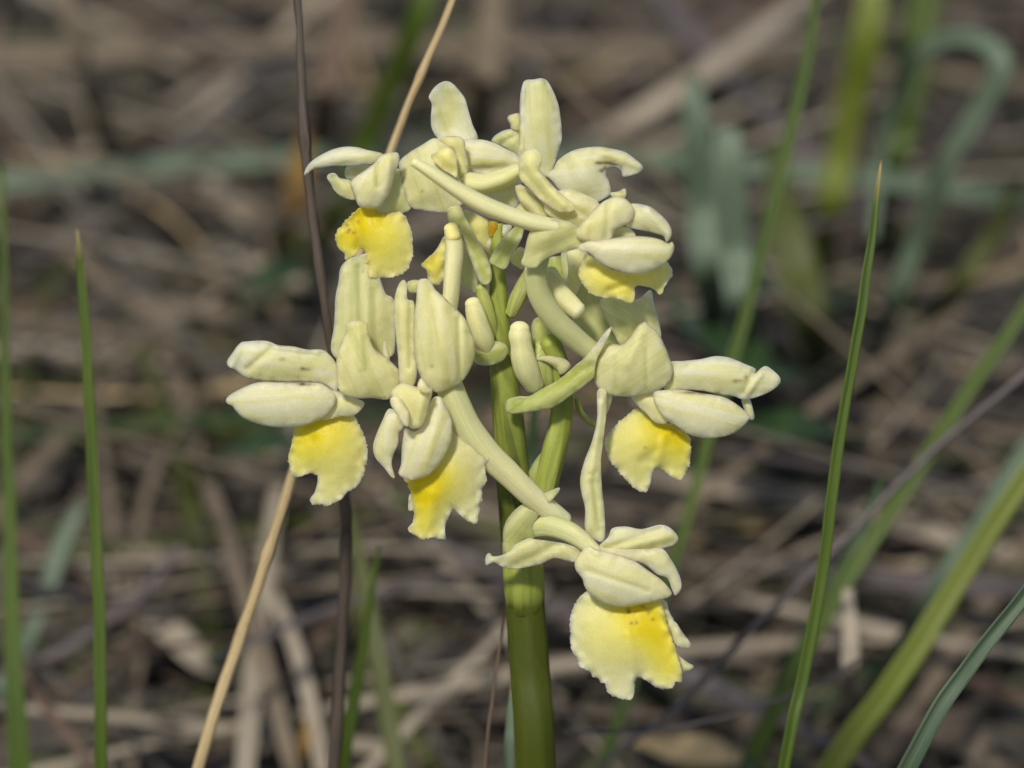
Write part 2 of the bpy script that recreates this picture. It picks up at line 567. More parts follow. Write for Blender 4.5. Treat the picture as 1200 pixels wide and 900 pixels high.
blade("blue-green blade bent low at the bottom left corner",
      [(95, 590, ('g', 2.2), 6), (72, 640, ('g', 1.8), 9), (45, 720, ('g', 1.2), 9), (10, 790, ('g', 0.5), 9), (-30, 850, ('g', 0.0), 8)], 'teal', root=False)
blade("blurred dark green blade beneath the right hand lip",
      [(1035, 560, -9.5, 5), (985, 670, -9.2, 8), (930, 780, -8.8, 9), (875, 900, -8.2, 9)], 'deep')
blade("green blade on the far right behind the hooked blade",
      [(1190, 215, -17, 6), (1160, 280, -17.5, 10), (1110, 350, -18, 11), (1060, 430, ('g', 0.0), 10)], 'olive')

for lab, path in [  # right-hand leaves darken the background: shade is put into their low colour
    ("leaf low behind the right hand flower sepals, shade put into its dark colour", [(770, 330, ('g', 1.8), 12), (830, 390, ('g', 3.3), 24), (900, 430, ('g', 3.7), 28), (970, 450, ('g', 2.2), 18), (1010, 455, ('g', 0.7), 8)]),
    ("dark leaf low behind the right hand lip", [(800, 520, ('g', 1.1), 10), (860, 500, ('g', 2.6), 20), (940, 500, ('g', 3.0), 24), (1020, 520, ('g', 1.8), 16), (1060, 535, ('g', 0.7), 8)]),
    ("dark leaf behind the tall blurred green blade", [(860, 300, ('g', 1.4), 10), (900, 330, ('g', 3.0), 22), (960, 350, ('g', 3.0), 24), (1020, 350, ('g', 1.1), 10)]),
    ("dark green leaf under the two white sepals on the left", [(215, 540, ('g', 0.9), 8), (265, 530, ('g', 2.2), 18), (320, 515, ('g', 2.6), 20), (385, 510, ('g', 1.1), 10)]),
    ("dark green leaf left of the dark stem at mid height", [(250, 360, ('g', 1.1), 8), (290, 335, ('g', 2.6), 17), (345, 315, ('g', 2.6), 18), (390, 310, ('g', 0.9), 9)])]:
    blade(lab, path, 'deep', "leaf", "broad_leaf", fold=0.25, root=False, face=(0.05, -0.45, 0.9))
# --- dry stalks that can be picked out
culm("dark brown ridged stem rising the full height left of the orchid",
     [(344, -80, -1.0, 5.5), (350, 20, -1.0, 5.5), (356, 130, -1.0, 5.8), (365, 230, -1.1, 5.8), (377, 340, -1.2, 6), (390, 430, -1.4, 6.2), (402, 540, -1.7, 6.6), (405, 620, -2.0, 7), (401, 740, -2.4, 7.2), (391, 900, -2.8, 7.5)], 'bark', "dry stalk", "dry_stalk", True, 5, 0.12, 0.35, None, [(2.1, 0.10), (6.3, 0.12)])
culm("long golden straw crossing behind the left flowers from top to bottom",
     [(556, -75, -1.4, 4.2), (527, 5, -1.4, 4.4), (492, 90, -1.4, 4.6), (458, 182, -1.5, 4.8), (396, 380, -1.6, 5.5), (345, 552, -1.7, 6.0), (290, 725, -1.9, 6.6), (232, 900, -2.0, 7.0)], 'straw', "straw", "straw", True, 7, 0.06, 0.12, None, [(1.5, 0.18), (6.6, 0.25)])
culm("slanting mauve-grey stalk running down to the lower right of the stem",
     [(1280, 382, -6.6, 3.5), (1200, 440, -6.6, 4), (1090, 532, -6.6, 4.5), (970, 652, -6.6, 4.5), (870, 748, -6.6, 4.5), (790, 832, -6.8, 4.5), (710, 893, -7.2, 4)], 'mauve')
culm("thin pinkish stalk just left of the orchid stem base",
     [(594, 700, -1.6, 1.6), (586, 760, -1.6, 2.0), (577, 820, -1.6, 2.2), (570, 900, -1.6, 2.4)], 'rose')
culm("thin pale stalk running level below the bottom lip",
     [(660, 858, -4.5, 2), (760, 855, -4.6, 2.4), (860, 838, -4.8, 2.4), (960, 800, -5.0, 2), (1010, 770, -5.0, 1.5)], 'mauve', root=False)

# --- dead blades lying or leaning in the background
DEAD = [
    ("broad tan straw slanting to the top right behind the flower head", [(1000, -50, ('g', 3.0), 10), (930, 10, ('g', 3.2), 11), (850, 70, ('g', 3.2), 12.5), (760, 130, ('g', 2.8), 13.5), (680, 172, ('g', 2.0), 13), (600, 210, ('g', 0.6), 11)], 'pale'),
    ("tan straw lying level along the top left", [(-60, 72, ('g', 2.0), 13), (60, 70, ('g', 2.2), 14), (200, 58, ('g', 2.4), 14), (400, 52, ('g', 2.3), 12), (540, 55, ('g', 2.1), 12), (760, 60, ('g', 1.8), 12), (940, 72, ('g', 1.2), 11)], 'tan'),
    ("pinkish dead blade leaning at the top left", [(60, -60, -22, 10), (85, 30, -22, 12), (105, 110, -23, 13), (130, 190, ('g', 1.2), 12), (150, 240, ('g', 0.1), 9)], 'tan'),
    ("pale straw lying level at the left edge", [(-50, 408, ('g', 1.0), 10), (60, 412, ('g', 1.2), 11), (170, 422, ('g', 1.2), 11), (300, 432, ('g', 0.9), 9), (420, 450, ('g', 0.3), 8)], 'pale'),
    ("tan straw just above the pale one at the left edge", [(-50, 372, ('g', 1.2), 8), (60, 384, ('g', 1.2), 9), (170, 396, ('g', 1.2), 9), (290, 405, ('g', 0.7), 8)], 'tan'),
    ("bent greyish blade coming down left of the left flower", [(70, 285, ('g', 2.2), 8), (130, 335, ('g', 2.0), 9), (185, 375, ('g', 1.9), 10), (208, 450, ('g', 1.6), 11), (235, 560, ('g', 1.2), 11), (262, 640, ('g', 0.5), 10)], 'tan'),
    ("level straw reaching the dark stem from the left", [(160, 352, ('g', 1.6), 8), (250, 368, ('g', 1.8), 9), (350, 384, ('g', 1.6), 9), (470, 400, ('g', 0.8), 8)], 'tan'),
    ("pale blade slanting down to the dark stem at mid height", [(240, 290, ('g', 2.0), 8), (320, 318, ('g', 2.0), 9), (400, 350, ('g', 1.6), 9), (480, 385, ('g', 0.6), 8)], 'pale'),
    ("long tan straw slanting behind the right hand thin blade", [(1270, 285, ('g', 2.6), 8), (1190, 328, ('g', 2.8), 8.5), (1090, 390, ('g', 3.0), 8), (990, 455, ('g', 3.0), 7.5), (880, 538, ('g', 2.6), 6.5), (760, 628, ('g', 2.0), 5.5)], 'tan'),
    ("broad pale straw lying level at the lower right", [(720, 548, ('g', 0.9), 12), (830, 570, ('g', 1.0), 14), (960, 592, ('g', 1.1), 15), (1080, 622, ('g', 1.1), 16), (1230, 668, ('g', 0.8), 15)], 'pale'),
    ("tan blade leaning beside the golden straw at the lower left", [(245, 570, ('g', 2.0), 7), (275, 660, ('g', 1.8), 9), (305, 760, ('g', 1.5), 10), (335, 870, ('g', 1.0), 10), (350, 940, ('g', 0.3), 9)], 'tan'),
    ("pale greenish dead blade right of the tan one at the lower left", [(318, 690, ('g', 1.6), 6), (345, 760, ('g', 1.5), 9), (365, 830, ('g', 1.1), 9), (378, 910, ('g', 0.4), 9)], 'pale'),
    ("pinkish straw slanting out of the bottom left corner", [(25, 790, ('g', 1.6), 6), (70, 850, ('g', 1.4), 7), (112, 905, ('g', 1.0), 8), (160, 960, ('g', 0.2), 8)], 'rose'),
    ("short whitish stub standing right of the thin blade", [(995, 690, -7.8, 6), (996, 745, -7.6, 10), (994, 800, -7.8, 10), (992, 850, ('g', -0.1), 9)], 'pale'),
    ("tan straw slanting behind the orchid stem base", [(640, 690, ('g', 1.4), 4), (560, 768, ('g', 1.4), 5), (490, 840, ('g', 1.1), 6), (420, 912, ('g', 0.4), 6)], 'pale'),
    ("mauve twig slanting at the bottom left", [(215, 640, ('g', 2.0), 5), (150, 710, ('g', 1.6), 6), (60, 770, ('g', 1.2), 6), (-20, 800, ('g', 0.6), 6)], 'mauve'),
    ("pinkish stalk blurred upright behind the flower head at the top", [(582, -70, -22, 14), (575, 30, -22, 17), (566, 110, -22, 18), (556, 200, ('g', 0.6), 16)], 'tan'),
    ("reddish dead leaf by the dark stem at the top", [(415, -30, -22, 12), (398, 50, -22, 16), (382, 120, -22, 16), (372, 190, ('g', 0.9), 12)], 'rose'),
    ("orange-yellow dead leaf glowing behind the dark stem", [(358, 160, ('g', 3.2), 6), (352, 195, ('g', 3.4), 12), (343, 235, ('g', 3.0), 14), (335, 270, ('g', 2.2), 12), (330, 295, ('g', 1.4), 7)], 'orange'),
    ("mauve-grey dead blade on the upper right behind the tall green blade", [(860, 90, ('g', 2.4), 9), (910, 145, ('g', 2.2), 11), (965, 195, ('g', 1.8), 13), (1010, 245, ('g', 1.2), 13), (1050, 290, ('g', 0.3), 10)], 'mauve'),
    ("grey dead blade reaching the top edge right of the flower head", [(740, -50, ('g', 2.6), 12), (795, 20, ('g', 2.6), 13), (850, 90, ('g', 2.0), 13), (900, 150, ('g', 0.8), 11)], 'mauve'),
    ("dusty rose straw lying level at the far right", [(980, 70, ('g', 1.6), 10), (1080, 88, ('g', 1.7), 12), (1210, 100, ('g', 1.4), 12), (1300, 110, ('g', 0.6), 10)], 'tan'),
    ("wide dead blade slanting up to the right at the upper left", [(60, 290, ('g', 0.8), 12), (150, 220, ('g', 1.5), 15), (240, 150, ('g', 1.8), 16), (320, 95, ('g', 1.6), 15), (390, 50, ('g', 0.6), 12)], 'grey'),
    ("whitish dead blade by the grass on the upper left", [(75, 90, ('g', 1.0), 8), (105, 125, ('g', 1.4), 14), (122, 165, ('g', 1.0), 13), (140, 200, ('g', 0.3), 8)], 'pale'),
    ("pale grey dead leaf between the dark stem and the leftmost upper flower", [(240, 210, ('g', 1.2), 9), (268, 235, ('g', 1.5), 15), (295, 262, ('g', 1.2), 14), (315, 285, ('g', 0.4), 8)], 'pale'),
    ("tan dead blade slanting at the right edge low down", [(1090, 785, ('g', 0.6), 8), (1150, 800, ('g', 0.9), 9), (1220, 830, ('g', 0.8), 9), (1290, 860, ('g', 0.2), 8)], 'rose'),
    ("pale flake of dead leaf between the left green blade and the straw", [(150, 705, ('g', 0.5), 8), (190, 735, ('g', 0.9), 18), (235, 775, ('g', 0.8), 16), (270, 800, ('g', 0.2), 8)], 'pale'),
    ("bleached dead leaf low at the bottom left", [(125, 835, ('g', 0.4), 8), (165, 850, ('g', 0.8), 15), (215, 862, ('g', 0.7), 14), (250, 880, ('g', 0.1), 8)], 'grey'),
    ("small orange-brown dead leaf low between the straw and the dark stem", [(372, 800, ('g', 1.0), 6), (362, 840, ('g', 1.0), 6), (352, 890, ('g', 0.6), 6), (346, 930, ('g', 0.2), 6)], 'orange'),
    ("buff dead leaf curled at the bottom edge right of the stem", [(740, 870, ('g', 0.4), 10), (790, 880, ('g', 0.9), 22), (850, 885, ('g', 0.8), 20), (890, 895, ('g', 0.2), 10)], 'straw'),
    ("reddish dead blade above the bottom right corner", [(1080, 650, ('g', 0.6), 9), (1140, 680, ('g', 0.9), 13), (1210, 700, ('g', 0.7), 12)], 'rose'),
]
for lab, path, mt in DEAD:
    blade(lab, path, mt, "dead grass", "dead_grass_blade", fold=0.35, root=False, group="dead grass in the background", face=(0.05, -0.45, 0.9), th=0.03)

# --- dead grass lying about: individuals sharing a few meshes
protos = []
for k in range(14):
    L = 5 + 10.0 * rnd.random()
    hw = 0.045 + 0.12 * rnd.random() ** 1.5
    a, b = (rnd.random() - 0.5) * 2.2, (rnd.random() - 0.5) * 1.6
    rows = [(L * (t - 0.5), a * (t - 0.5) ** 2 * 4 + b * t ** 3, 0.35 * math.sin(math.pi * t) * rnd.random() + 0.15, hw * (0.35 + math.sin(math.pi * min(1, t * 1.15 + 0.05)) * 0.65)) for t in (0, 0.2, 0.4, 0.6, 0.8, 1.0)]
    mk = ['tan', 'grey', 'rose', 'tan', 'pale', 'olive', 'straw', 'grey', 'tan', 'rose', 'deep', 'pale', 'olive', 'mauve'][k]
    V = ribbon("dead_grass_blade", rows, MAT[mk], 0.4, (0, 0, 1), 0.02, 0.8 * rnd.random(), 3, seed=k)
    # recentre the mesh
    off = V.location.copy()
    V.data.transform(__import__("mathutils").Matrix.Translation(off))
    V.location = (0, 0, 0)
    V["look"] = mk
    protos.append(V)
LOOK = {'olive': "half green", 'deep': "dark green", 'tan': "tan", 'grey': "dull grey", 'rose': "reddish brown", 'pale': "whitish", 'mauve': "mauve-grey", 'straw': "golden"}
LOOKS = [p["look"] for p in protos]
NIND = 210
cnt = 0
tries = 0
while cnt < NIND and tries < 5000:
    tries += 1
    px, py = rnd.uniform(-60, 1260), 900 - 980 * rnd.random() ** 0.8
    q = PG(px, py, 0)
    if q.y < 2:
        continue
    src = protos[cnt % len(protos)]
    o = src if cnt < len(protos) else src.copy()
    if o is not src:
        link(o)
    o.location = (q.x, q.y, ground_z(q.x, q.y) + 0.1 + rnd.random() ** 1.5 * 1.7)
    o.rotation_euler = (rnd.gauss(0, 0.2), rnd.gauss(0, 0.2), rnd.gauss(0.1, 0.95) + (math.pi if rnd.random() < 0.5 else 0))
    s = rnd.uniform(0.7, 1.25)
    o.scale = (s, s, s)
    lk = LOOK[LOOKS[cnt % len(protos)]]
    tag(o, lk + " dead grass blade lying blurred among the litter behind the orchid", "dead grass", lk + " dead grass blades littering the ground")
    if "look" in o:
        del o["look"]
    cnt += 1

# --- thin straws leaning every way above the litter
straws = []
for k in range(6):
    L = 7 + 9 * rnd.random()
    a = (rnd.random() - 0.5) * 1.6
    rows = [(L * (t - 0.5), a * (t - 0.5) ** 2 * 4, 0.0, 0.024 + 0.018 * k / 5 + 0.016 * t) for t in (0, 0.25, 0.5, 0.75, 1.0)]
    V = stalk("thin_straw", rows, MAT[['tan', 'pale', 'grey', 'tan', 'mauve', 'rose'][k]], 6, 0, 0, 5, 0.1, k)
    V.data.transform(__import__("mathutils").Matrix.Translation(V.location.copy()))
    V.location = (0, 0, 0)
    straws.append(V)
for i in range(84):
    src = straws[i % 6]
    o = src if i < 6 else src.copy()
    if i >= 6:
        link(o)
    for _ in range(60):
        q = PG(rnd.uniform(-60, 1260), 900 - 960 * rnd.random() ** 0.8, 0)
        if q.y > 7:
            break
    tilt = rnd.gauss(0, 0.28)
    o.location = (q.x, q.y, ground_z(q.x, q.y) + 0.4 + abs(tilt) * 4.5 + rnd.random())
    o.rotation_euler = (0, tilt, rnd.uniform(-0.9, 0.9) + (math.pi if rnd.random() < 0.5 else 0))
    lk = ["tan", "whitish", "dull grey", "light brown", "mauve-grey", "reddish"][i % 6]
    tag(o, lk + " thin straw leaning blurred over the litter behind the orchid", "straw", lk + " thin straws leaning over the litter")

# --- finer litter nobody could count
V, F, CO = [], [], []
for i in range(15000):
    if i < 6500:
        q = PG(rnd.uniform(-150, 1350), 960 - 1080 * rnd.random() ** 0.7, 0)
    else:
        q = Vector((rnd.gauss(0, 26), rnd.uniform(-18, 62), 0))
    L = rnd.uniform(0.6, 5.0); hw = rnd.uniform(0.02, 0.075) if rnd.random() < 0.85 else rnd.uniform(0.12, 0.36)
    a = rnd.gauss(0.1, 0.9); z = ground_z(q.x, q.y) + rnd.random() ** 2 * 0.6 + 0.03
    dx, dy, dz = math.cos(a), math.sin(a), rnd.gauss(0, 0.15)
    sx, sy = -dy * hw, dx * hw
    b0 = len(V); sd_ = rnd.random() * 40
    bend = rnd.gauss(0, 0.2)
    tl = rnd.gauss(0, 0.5) * hw
    for t in (-0.5, 0.0, 0.5):
        cx, cy, cz = q.x + dx * L * t + sx / hw * bend * (0.25 - t * t), q.y + dy * L * t + sy / hw * bend * (0.25 - t * t), max(z + dz * L * t, -0.2)
        k = 1.0 if t == 0 else 0.55
        V += [(cx - sx * k, cy - sy * k, cz - tl), (cx, cy, cz + hw * 0.5), (cx + sx * k, cy + sy * k, cz + tl)]
        CO += [(t * L + sd_, -hw + sd_, sd_), (t * L + sd_, sd_, sd_), (t * L + sd_, hw + sd_, sd_)]
    for r in (0, 3):
        for c in (0, 1):
            F.append((b0 + r + c, b0 + r + c + 1, b0 + r + c + 4, b0 + r + c + 3))


def litter_material():
    m, t, N, L, B = new_mat("plant_litter")
    fib = N.new("ShaderNodeAttribute"); fib.attribute_name = "fibre"
    sx = N.new("ShaderNodeSeparateXYZ"); L.new(fib.outputs["Vector"], sx.inputs[0])
    wn = N.new("ShaderNodeTexWhiteNoise"); wn.noise_dimensions = '1D'
    L.new(sx.outputs[2], wn.inputs["W"])
    c = ramp(N, L, wn.outputs["Value"], [(0.0, (0.014, 0.011, 0.007)), (0.25, (0.034, 0.027, 0.018)), (0.48, (0.060, 0.048, 0.034)), (0.64, (0.10, 0.074, 0.047)), (0.76, (0.055, 0.051, 0.043)), (0.86, (0.22, 0.18, 0.13)), (0.92, (0.06, 0.075, 0.018)), (1.0, (0.04, 0.05, 0.012))])
    f1 = noise_tex(N, L, mapping(N, L, fib.outputs["Vector"], (1, 25, 1)), 1.0, 3)
    c = mixc(N, L, ramp(N, L, f1, [(0.4, 0.35), (0.65, 0.0)]), c, (0.06, 0.045, 0.035))
    L.new(c, B.inputs["Base Color"])
    B.inputs["Roughness"].default_value = 0.75
    return m


litter = make_obj("plant_litter", V, F, litter_material())
set_attrs(litter.data, np.zeros((len(V), 3)), CO)
tag(litter, "carpet of broken dead grass and leaf bits on the soil", None, None, "stuff")

# ------------------------------------------------------------------ the orchid
stem_top = PO(626, 900, -0.05)
BASE = Vector((stem_top.x + 0.1, stem_top.y + 0.35, -0.3))
orchid = empty("orchid", BASE)
tag(orchid, "pale yellow orchid with an open flower head on a thick green stem", "orchid")


class Part:
    """An Empty under the orchid that holds the organs of one flower."""
    def __init__(self, name, px, py, d, label=None):
        self.loc = PO(px, py, d)
        self.o = empty(name, self.loc, orchid, BASE)
        if label:
            self.o["label"] = label


ORCHID = type("Root", (), {"o": orchid, "loc": BASE})()


def surf(part, name, org, pts, d, gx=0.0, gy=0.0, h=0.12, p=0.6, folds=(), yel=(), green=0.0, gl=(), marks=(),
         ser=0.0, th=0.012, axis=None, yb=0.0, wob=0.008, label=None):
    """Petal-like organ: outline traced in photograph pixels, relief in cm (h bulge, folds, tilt gx/gy), real thickness."""
    ox, oy = org
    q = np.array([(ox + x / 5.0, oy + y / 5.0) for x, y in pts])
    o2 = crom(q, 2.1, True)
    if ser:
        ph = rnd.random() * 10
        c0 = o2.mean(0)
        for i in range(len(o2)):
            a = o2[i] - c0
            r = np.linalg.norm(a)
            k = 1.5 * noise.noise((i * 0.83, ph, 0)) + 0.7 * noise.noise((i * 0.31, ph, 5))
            o2[i] = o2[i] + a / (r + 1e-6) * ser * 1.8 * k
    n = len(o2)
    x0, y0 = o2.min(0); x1, y1 = o2.max(0)
    st = 2.2
    gxs, gys = np.meshgrid(np.arange(x0, x1, st), np.arange(y0, y1, st * 0.866))
    gxs = gxs + (np.arange(gys.shape[0]) % 2)[:, None] * st / 2
    gp = np.stack([gxs.ravel(), gys.ravel()], 1)
    # inside test and clearance from the outline
    A = o2; Bn = np.roll(o2, -1, 0)
    inside = np.zeros(len(gp), bool)
    for a, b in zip(A, Bn):
        cnd = (a[1] > gp[:, 1]) != (b[1] > gp[:, 1])
        if cnd.any():
            xi = (b[0] - a[0]) * (gp[:, 1] - a[1]) / (b[1] - a[1] + 1e-12) + a[0]
            inside ^= cnd & (gp[:, 0] < xi)
    gp = gp[inside]
    if len(gp):
        dm = np.min(np.hypot(gp[:, None, 0] - o2[None, :, 0], gp[:, None, 1] - o2[None, :, 1]), 1)
        gp = gp[dm > 1.2]
    allp = [Vector((float(a), float(b))) for a, b in np.vstack([o2, gp])]
    vs, es, fs, ovv, oe, of = delaunay_2d_cdt(allp, [(i, (i + 1) % n) for i in range(n)], [], 1, 1e-4)
    X = np.array([v.x for v in vs]); Y = np.array([v.y for v in vs])
    faces = [tuple(f) for f in fs]
    # smooth inflation: solve a membrane over the mesh
    E = np.array([(f[i], f[(i + 1) % 3]) for f in faces for i in range(3)])
    E = np.vstack([E, E[:, ::-1]])
    E = np.unique(E, axis=0)
    bd = np.zeros(len(X), bool)
    dist = np.full(len(X), 1e9)
    for a, b in zip(A, Bn):
        dist = np.minimum(dist, segdist(X, Y, a[0], a[1], b[0], b[1]))
    bd = dist < 0.05
    R = dist.max() + 1e-6
    u = dist * (2 * R - dist)
    deg = np.bincount(E[:, 0], minlength=len(X)).astype(float) + 1e-9
    for it in range(420):
        s = np.bincount(E[:, 0], weights=u[E[:, 1]], minlength=len(X)) / deg
        u = np.where(bd, 0.0, s + st * st * 0.5)
    u = np.clip(u / (u.max() + 1e-9), 0, 1)
    p = 0.85 if p < 0.58 else 1.5
    h = math.copysign(min(abs(h) * (0.85 if p < 1 else 0.75), (0.5 if p < 1 else 0.42) * R / PXC), h)
    cx, cy = q.mean(0)
    D = d + gx * (X - cx) / PXC + gy * (Y - cy) / PXC + h * u ** p
    G = np.full(len(X), green, float)
    for f in folds:
        x_a, y_a, x_b, y_b = ox + f[0] / 5, oy + f[1] / 5, ox + f[2] / 5, oy + f[3] / 5
        k = np.exp(-(segdist(X, Y, x_a, y_a, x_b, y_b) / (f[4] / 5)) ** 2)
        D += 0.58 * f[5] * k
        if len(f) > 6:
            G += f[6] * k
    for f in gl:
        k = np.exp(-(segdist(X, Y, ox + f[0] / 5, oy + f[1] / 5, ox + f[2] / 5, oy + f[3] / 5) / (f[4] / 5)) ** 2)
        G += f[5] * k
    Yw = np.full(len(X), yb, float)
    for x, y, r, s in yel:
        Yw += s * np.exp(-(np.hypot(X - ox - x / 5, Y - oy - y / 5) / (r / 5)) ** 2)
    G = np.maximum(0, G - 0.07 * np.exp(-dist / 3.5))
    if name == 'lip':
        Yw = Yw + 0.04
        Yw = np.maximum(0.02, Yw - 0.08 * np.exp(-dist / 7.0))
    M = np.zeros(len(X))
    for x, y, rx, ry, s in marks:
        M += min(1.0, 1.7 * s) * np.exp(-(((X - ox - x / 5) / max(rx / 5, 2.0)) ** 2 + ((Y - oy - y / 5) / max(ry / 5, 2.0)) ** 2))
    if axis is None:
        cov = np.cov(np.stack([q[:, 0], q[:, 1]]))
        ev, evec = np.linalg.eigh(cov)
        ax = evec[:, 1]
    else:
        ax = np.array([math.cos(axis), math.sin(axis)])
    sdv = rnd.random() * 30
    al = ((X - cx) * ax[0] + (Y - cy) * ax[1]) / PXC
    ac = (-(X - cx) * ax[1] + (Y - cy) * ax[0]) / PXC
    if wob:
        edge = np.exp(-dist / 6.0) * (0.035 if name in ('lip', 'lip_lobe') else 0.017)
        D += edge * (0.35 + np.array([1.6 * noise.noise((x / 10, y / 10, sdv + 7)) for x, y in zip(X, Y)]))
        D += wob * np.array([noise.noise((x / 26, y / 26, sdv)) + 0.5 * noise.noise((x / 11, y / 11, sdv)) for x, y in zip(X, Y)])
    W = [PO(x, y, dd) for x, y, dd in zip(X, Y, D)]
    o = make_obj(name, W, faces, TISSUE, part.o, part.loc, PO(cx, cy, d))
    set_attrs(o.data, np.clip(np.stack([np.where(yb >= 1, Yw, np.minimum(Yw, 0.9)), G, M], 1), 0, 1), np.stack([al + sdv, ac + sdv, np.full(len(X), sdv)], 1))
    md = o.modifiers.new("thickness", 'SOLIDIFY')
    md.thickness = th
    md.offset = 0
    vg = o.vertex_groups.new(name="body")
    wq = np.round(np.clip(0.3 + dist / 8.0, 0.3, 1.0) * 10).astype(int)
    for q_ in np.unique(wq):
        vg.add([int(i_) for i_ in np.nonzero(wq == q_)[0]], q_ / 10.0, 'REPLACE')
    md.vertex_group = "body"
    if label:
        o["label"] = label
    return o


def tube(part, name, path, green=0.0, g2=None, ridges=0, amp=0.05, twist=0.0, yb=0.0, y2=None, nseg=20, m=8, rough=0.05, label=None, capr=True, gpts=None):
    """Round organ (spur, ovary, bud, stem): path rows (px, py, d, radius px)."""
    rows = []
    for px, py, d, r in path:
        v = PO(px, py, d)
        rows.append((v.x, v.y, v.z, r / PXC))
    R = list(crom3(rows, m))
    if capr:
        for end in (0, -1):
            a = np.array(R[end]); b = np.array(R[1 if end == 0 else -2])
            t = (a - b)[:3]; t /= np.linalg.norm(t) + 1e-9
            caps = []
            for k in (0.35, 0.65, 0.88, 1.0):
                rr = a[3] * math.sqrt(max(0.0, 1 - k * k)) + 0.004
                caps.append(np.array([*(a[:3] + t * a[3] * k * 0.85), rr]))
            R = caps[::-1] + R if end == 0 else R + caps
    V, F, co, par = tube_geo(R, nseg, ridges, amp, twist, rnd.random() * 9, rough)
    o = make_obj(name, V, F, TISSUE, part.o, part.loc, Vector(R[0][:3]))
    par = np.array(par)
    G = np.full(len(V), green, float) if g2 is None else green + (g2 - green) * par
    if gpts:
        G = np.interp(par, [g[0] for g in gpts], [g[1] for g in gpts])
    Yw = np.full(len(V), yb, float) if y2 is None else yb + (y2 - yb) * par
    set_attrs(o.data, np.clip(np.stack([Yw, G, np.zeros(len(V))], 1), 0, 1), co, np.clip(0.55 - 1.1 * G, 0, 0.5))
    if label:
        o["label"] = label
    return o


c1 = (350, 160); c2 = (480, 80); c3 = (600, 80); c4 = (590, 200); c5 = (480, 220); c6 = (540, 340)
K1 = (260, 380); K2 = (320, 290); K3 = (320, 440); K4 = (420, 460)
e6 = (680, 380); e7 = (640, 460); f8 = (560, 540); f9 = (600, 660); s11 = (500, 440)

# --- stem
st_rows = [(583, 262, -0.05, 7), (583, 305, 0, 9), (584, 345, 0, 10.5), (586, 395, 0, 13), (591, 450, 0, 16.5), (596, 500, 0, 18.5), (601, 560, 0, 20), (608, 620, -0.02, 22), (615, 700, -0.04, 23), (621, 780, -0.05, 23.5), (628, 900, -0.05, 24)]
rows = []
for px, py, d, r in st_rows:
    v = PO(px, py, d)
    rows.append((v.x, v.y, v.z, r / PXC))
v = Vector(rows[-1][:3])
for f in (0.5, 1.0):
    qv = v.lerp(BASE, f)
    rows.append((qv.x, qv.y, qv.z, 0.21))
R = crom3(rows, 9)
V, F, co, par = tube_geo(R, 28, 7, 0.035, 0.15, 1.0, 0.03)
stem = make_obj("stem", V, F, TISSUE, orchid, BASE, Vector(R[0][:3]))
par = np.array(par)
Gs = np.interp(par, [0, 0.25, 0.45, 0.6, 1.0], [0.60, 0.66, 0.80, 0.98, 1.0])
set_attrs(stem.data, np.stack([np.zeros(len(V)), Gs, np.zeros(len(V))], 1), co)

# --- bracts, buds and ovaries held by the stem itself
tube(ORCHID, "sheath", [(610, 632, 0.0, 22.3), (613, 660, 0.0, 24.0), (614, 684, 0.0, 24.0), (615.2, 702, -0.02, 23.2), (616, 716, -0.03, 21.5)], 0.60, 0.86, 5, 0.02, capr=False, gpts=[(0, 0.52), (0.4, 0.58), (0.65, 0.74), (0.82, 0.93), (1, 0.98)], label="pale sheathing bract base clasping the stem")
surf(ORCHID, "bract", c6, [(885, 215), (872, 255), (835, 330), (800, 400), (785, 460), (770, 520), (640, 620), (530, 690), (380, 716), (285, 722), (262, 690), (275, 640), (340, 622), (400, 620), (480, 575), (580, 520), (660, 450), (720, 400), (790, 320), (850, 240)],
     0.42, gx=0.15, h=0.10, green=0.42, folds=[(320, 670, 760, 440, 40, -0.05, 0.12)], gl=[(880, 220, 780, 360, 70, -0.45)], label="long green bract curving up to the right")
surf(ORCHID, "bract", c6, [(80, 312), (150, 325), (200, 300), (250, 310), (275, 345), (268, 385), (235, 420), (165, 442), (90, 430), (60, 380)], 0.25, h=0.10, green=0.4)
surf(ORCHID, "bract", c6, [(425, 405), (490, 385), (560, 390), (620, 410), (645, 445), (620, 480), (580, 495), (560, 465), (500, 420)], 0.25, h=0.04, green=0.15, label="small whitish curled bract")
surf(ORCHID, "bract", f8, [(478, 158), (472, 185), (410, 255), (372, 300), (342, 350), (326, 400), (332, 455), (260, 470), (220, 520), (160, 550), (148, 480), (150, 400), (180, 330), (240, 268), (300, 238), (360, 205), (430, 172)],
     0.42, gx=0.1, h=0.14, green=0.2, gl=[(160, 520, 320, 430, 90, 0.25)], label="pale hooded bract above the lowest flower")
surf(ORCHID, "bract", c5, [(222, 130), (260, 108), (300, 112), (330, 180), (395, 300), (460, 420), (482, 510), (470, 555), (440, 568), (405, 540), (350, 400), (305, 270), (285, 222), (235, 215)], 0.22, h=0.08, green=0.36, yb=0.05, folds=[(320, 200, 450, 540, 26, -0.05, 0.25)])
surf(ORCHID, "bract", c5, [(695, 178), (672, 240), (655, 300), (600, 400), (560, 475), (500, 455), (468, 430), (500, 360), (560, 280), (640, 210)], 0.35, h=0.06, green=0.32, folds=[(680, 200, 520, 440, 22, -0.04, 0.08)])
surf(ORCHID, "bract", c5, [(300, 285), (350, 400), (400, 545), (385, 615), (350, 600), (300, 560), (297, 400)], 0.0, h=0.05, green=0.28)
surf(ORCHID, "bract", s11, [(725, 395), (712, 470), (690, 560), (650, 660), (620, 640), (590, 610), (600, 560), (640, 490), (690, 430)], 0.02, h=0.05, green=0.42)
